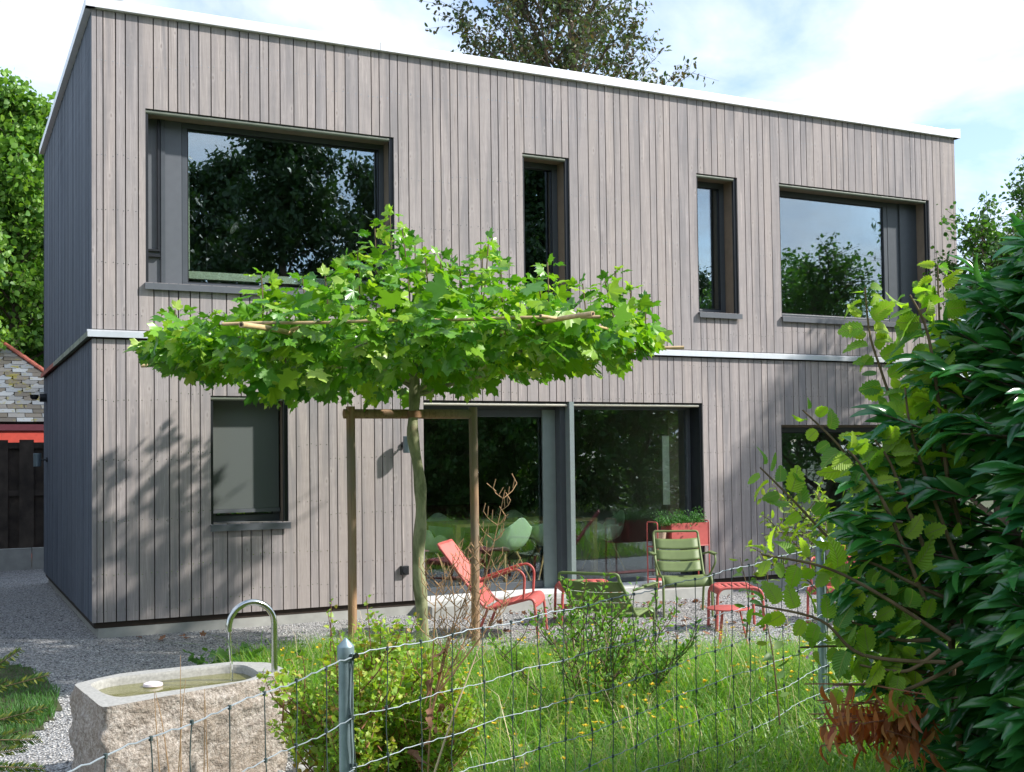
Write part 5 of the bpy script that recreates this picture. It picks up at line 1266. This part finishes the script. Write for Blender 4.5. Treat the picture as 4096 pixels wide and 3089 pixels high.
# behind the roof: copper-green beech against the sky
p = at(2230,700,23); make_tree('beech_tree', 'copper green beech rising behind the roof of the house', (p.x, p.y, 0), 12.6, 3.3, 'leaf_copper', .095, n1=44, n2=8, n3=6, nl=12, h0=.40, up=1.25, twig=.65, trunk=.2, seed=5, LT=LT_oval, shape=lambda f: max(.12, 1-abs(f-.45)*1.2), fuzz=.05, sub_up=.5)
# left: tall lit tree behind the shed
p = at(60,1200,24); make_tree('birch_tree', 'tall light green leafy tree behind the shed at the left edge', (p.x, p.y, 0), 9.0, 2.5, 'leaf_light', .125, n1=34, n2=7, n3=6, nl=15, h0=.22, up=.9, twig=.55, seed=9, LT=LT_round, shape=lambda f: max(.10, 1.12-f*1.0), fuzz=.09)
p = at(260,1200,27); make_tree('dark_tree', 'darker green tree close behind the left edge of the house', (p.x, p.y, 0), 6.6, 2.0, 'leaf_mid', .13, n1=30, n2=7, n3=6, nl=18, h0=.15, up=.6, seed=12, LT=LT_round, shape=lambda f: max(.12, 1.15-f), fuzz=.09)
p = at(-160,1300,26); make_tree('left_tree', 'broad green tree at the far left edge', (p.x, p.y, 0), 7.4, 2.6, 'leaf_light', .13, n1=30, n2=7, n3=6, nl=14, h0=.15, up=.5, seed=15, LT=LT_round, fuzz=.09)
# dark hedge mass behind fence
K = 26000; P = np.stack([RNG.uniform(-9,3,K), RNG.uniform(14.5,17,K), 5.2*RNG.random(K)], 1); P[:,2] *= .8+.2*np.sin(P[:,0]*2)
scatter('background_hedge', LT_round, P, frames(rdir(K)), .10+.07*RNG.random(K), 'leaf_mid', None, kind='stuff', label='dense green hedge behind the shed', category='hedge')
# right: dark bush beyond the house corner
p = at(4010,1300,15); make_tree('dark_shrub_tree', 'dark leafy tree standing right of the house behind the laurel', (p.x, p.y, 0), 4.3, 1.2, 'leaf_mid', .06, n1=28, n2=7, n3=6, nl=9, h0=.12, up=.8, twig=.35, seed=21, LT=LT_round, fuzz=.05, shape=lambda f: max(.2,1.1-f*.8))
p = at(4180,1300,17); make_tree('dark_shrub_tree', 'taller dark tree at the right edge with upright thin shoots', (p.x, p.y, 0), 5.6, 1.4, 'leaf_mid', .06, n1=30, n2=6, n3=6, nl=8, h0=.12, up=1.0, twig=.4, seed=22, LT=LT_round, fuzz=.05, shape=lambda f: max(.15,1.1-f))
# garden behind the camera, seen in the window panes
proto = make_tree('garden_tree', 'big dark garden tree behind the viewer, seen only in the window panes', (9.5,-27,0), 13.0, 4.2, 'leaf_dark', .24, n1=34, n2=7, n3=6, nl=18, h0=.1, up=.25, twig=.9, seed=31, trunk=.25, shape=lambda f: max(.1,1.15-f*1.0), group='trees in the garden behind the viewer', fuzz=.16)
for (x, y, s, a) in ((4.5,-29,.95,1.), (14.2,-30,.98,2.), (-1,-27,.9,3.), (20.3,-29,1.0,4.), (28.6,-30,.74,.5), (17.4,-28,.86,1.2), (-7,-24,.85,5.), (-14,-20,.9,2.2), (38,-34,.70,2.6), (9,-36,1.05,3.3)):
    c_ = copy_tree(proto); c_.location = (x, y, 0); c_.rotation_euler.z = a; c_.scale = (s,s,s)
lt = make_tree('cherry_tree', 'spreading cherry tree behind the viewer, seen in the right upper window', (27.5,-22,0), 7.6, 4.6, 'leaf_mid', .2, n1=20, n2=7, n3=5, nl=12, h0=.3, up=.35, twig=.8, seed=33, group=None, fuzz=.12)
hg = make_tree('garden_shrub', 'rounded shrub behind the viewer, seen in the terrace glass', (3.5,-14.8,0), 2.6, 1.5, 'leaf_mid', .10, n1=22, n2=7, n3=6, nl=10, h0=.02, up=.5, twig=.35, seed=41, trunk=.05, group='shrubs behind the viewer', fuzz=.07, LT=LT_round, cat='shrub')
for (x, y, s, a) in ((5.6,-13.2,.85,1.), (7.6,-14.8,1.25,2.), (10.,-14.,1.1,3.), (12.4,-13.6,1.3,4.), (1.0,-16,1.2,5.), (15,-13,1.2,.5), (-3.5,-15.5,1.2,1.4), (6.6,-17,1.5,1.9), (11.5,-17,1.6,2.7)):
    c_ = copy_tree(hg); c_.location = (x, y, 0); c_.rotation_euler.z = a; c_.scale = (s,s,s)
# tree to the right that throws soft shade on the lower right of the facade
make_tree('shade_tree', 'tall tree far right outside the picture shading the lower right wall', (20.2,-6.6,0), 10.2, 3.0, 'leaf_mid', .20, n1=22, n2=6, n3=5, nl=6, h0=.45, up=.4, twig=.8, seed=51, fuzz=.15)

def hedge(name, label, x0, x1, y0, y1, h, n, mat, sz=.12):
    P = np.stack([RNG.uniform(x0,x1,n), RNG.uniform(y0,y1,n), h*RNG.random(n)], 1); P[:,2] *= .82+.12*np.sin(P[:,0]*1.7+P[:,1])+.08*np.sin(P[:,0]*4.1+P[:,1]*2)
    scatter(name, LT_round, P, frames(rdir(n)), sz*(.6+.8*RNG.random(n)), mat, None, kind='stuff', label=label, category='hedge')
hedge('rear_hedge', 'mixed hedge behind the viewer closing off the garden', -12, 24, -19.5, -17.5, 4.2, 30000, 'leaf_mid', .16)
hedge('rear_low_hedge', 'sunlit low hedge behind the viewer', 1, 16, -15.6, -13.6, 1.9, 14000, 'leaf_light', .09)
hedge('added_shade_hedge', 'tall unseen hedge added left of the house to shade its side wall', -6.2, -4.2, -1.5, 9, 6.5, 24000, 'leaf_dark', .16)  # added out of view to keep sky light off the side wall

WP = []; WD = []; WS = []; WM = MB()
for cx, cy in sample(LAWN, 90, lambda x, y: 1 if (.8 < x < 6 and -7.6 < y < -3.4) else 0):
    for k in range(random.randint(2, 5)):
        x, y = cx+random.gauss(0,.07), cy+random.gauss(0,.07); h = random.uniform(.18,.42); b0_ = Vector((x, y, hgt(x,y))); tp0 = b0_+Vector((random.gauss(0,.04), random.gauss(0,.04), h))
        for q in range(9): u = .15+.85*q/9; a = q*2.4; WP.append(tuple(b0_.lerp(tp0, u))); WD.append((math.cos(a), math.sin(a), .45)); WS.append(random.uniform(.03,.055)*(1-.4*u))
scatter('meadow_weeds', LT_oval, np.array(WP), frames(np.array(WD)), np.array(WS), 'amel', None, kind='stuff', label='broad leaved weeds standing up through the meadow grass', category='weeds')
pts = sample(LAWN, 900, lambda x, y: 1 if (.8 < x < 6 and -7.8 < y < -3.4) else 0)
grass('dry_grass_stalks', pts, .25, .60, .0035, 'paledry', .35, label='thin straw coloured dry stalks among the green meadow grass', category='grass')
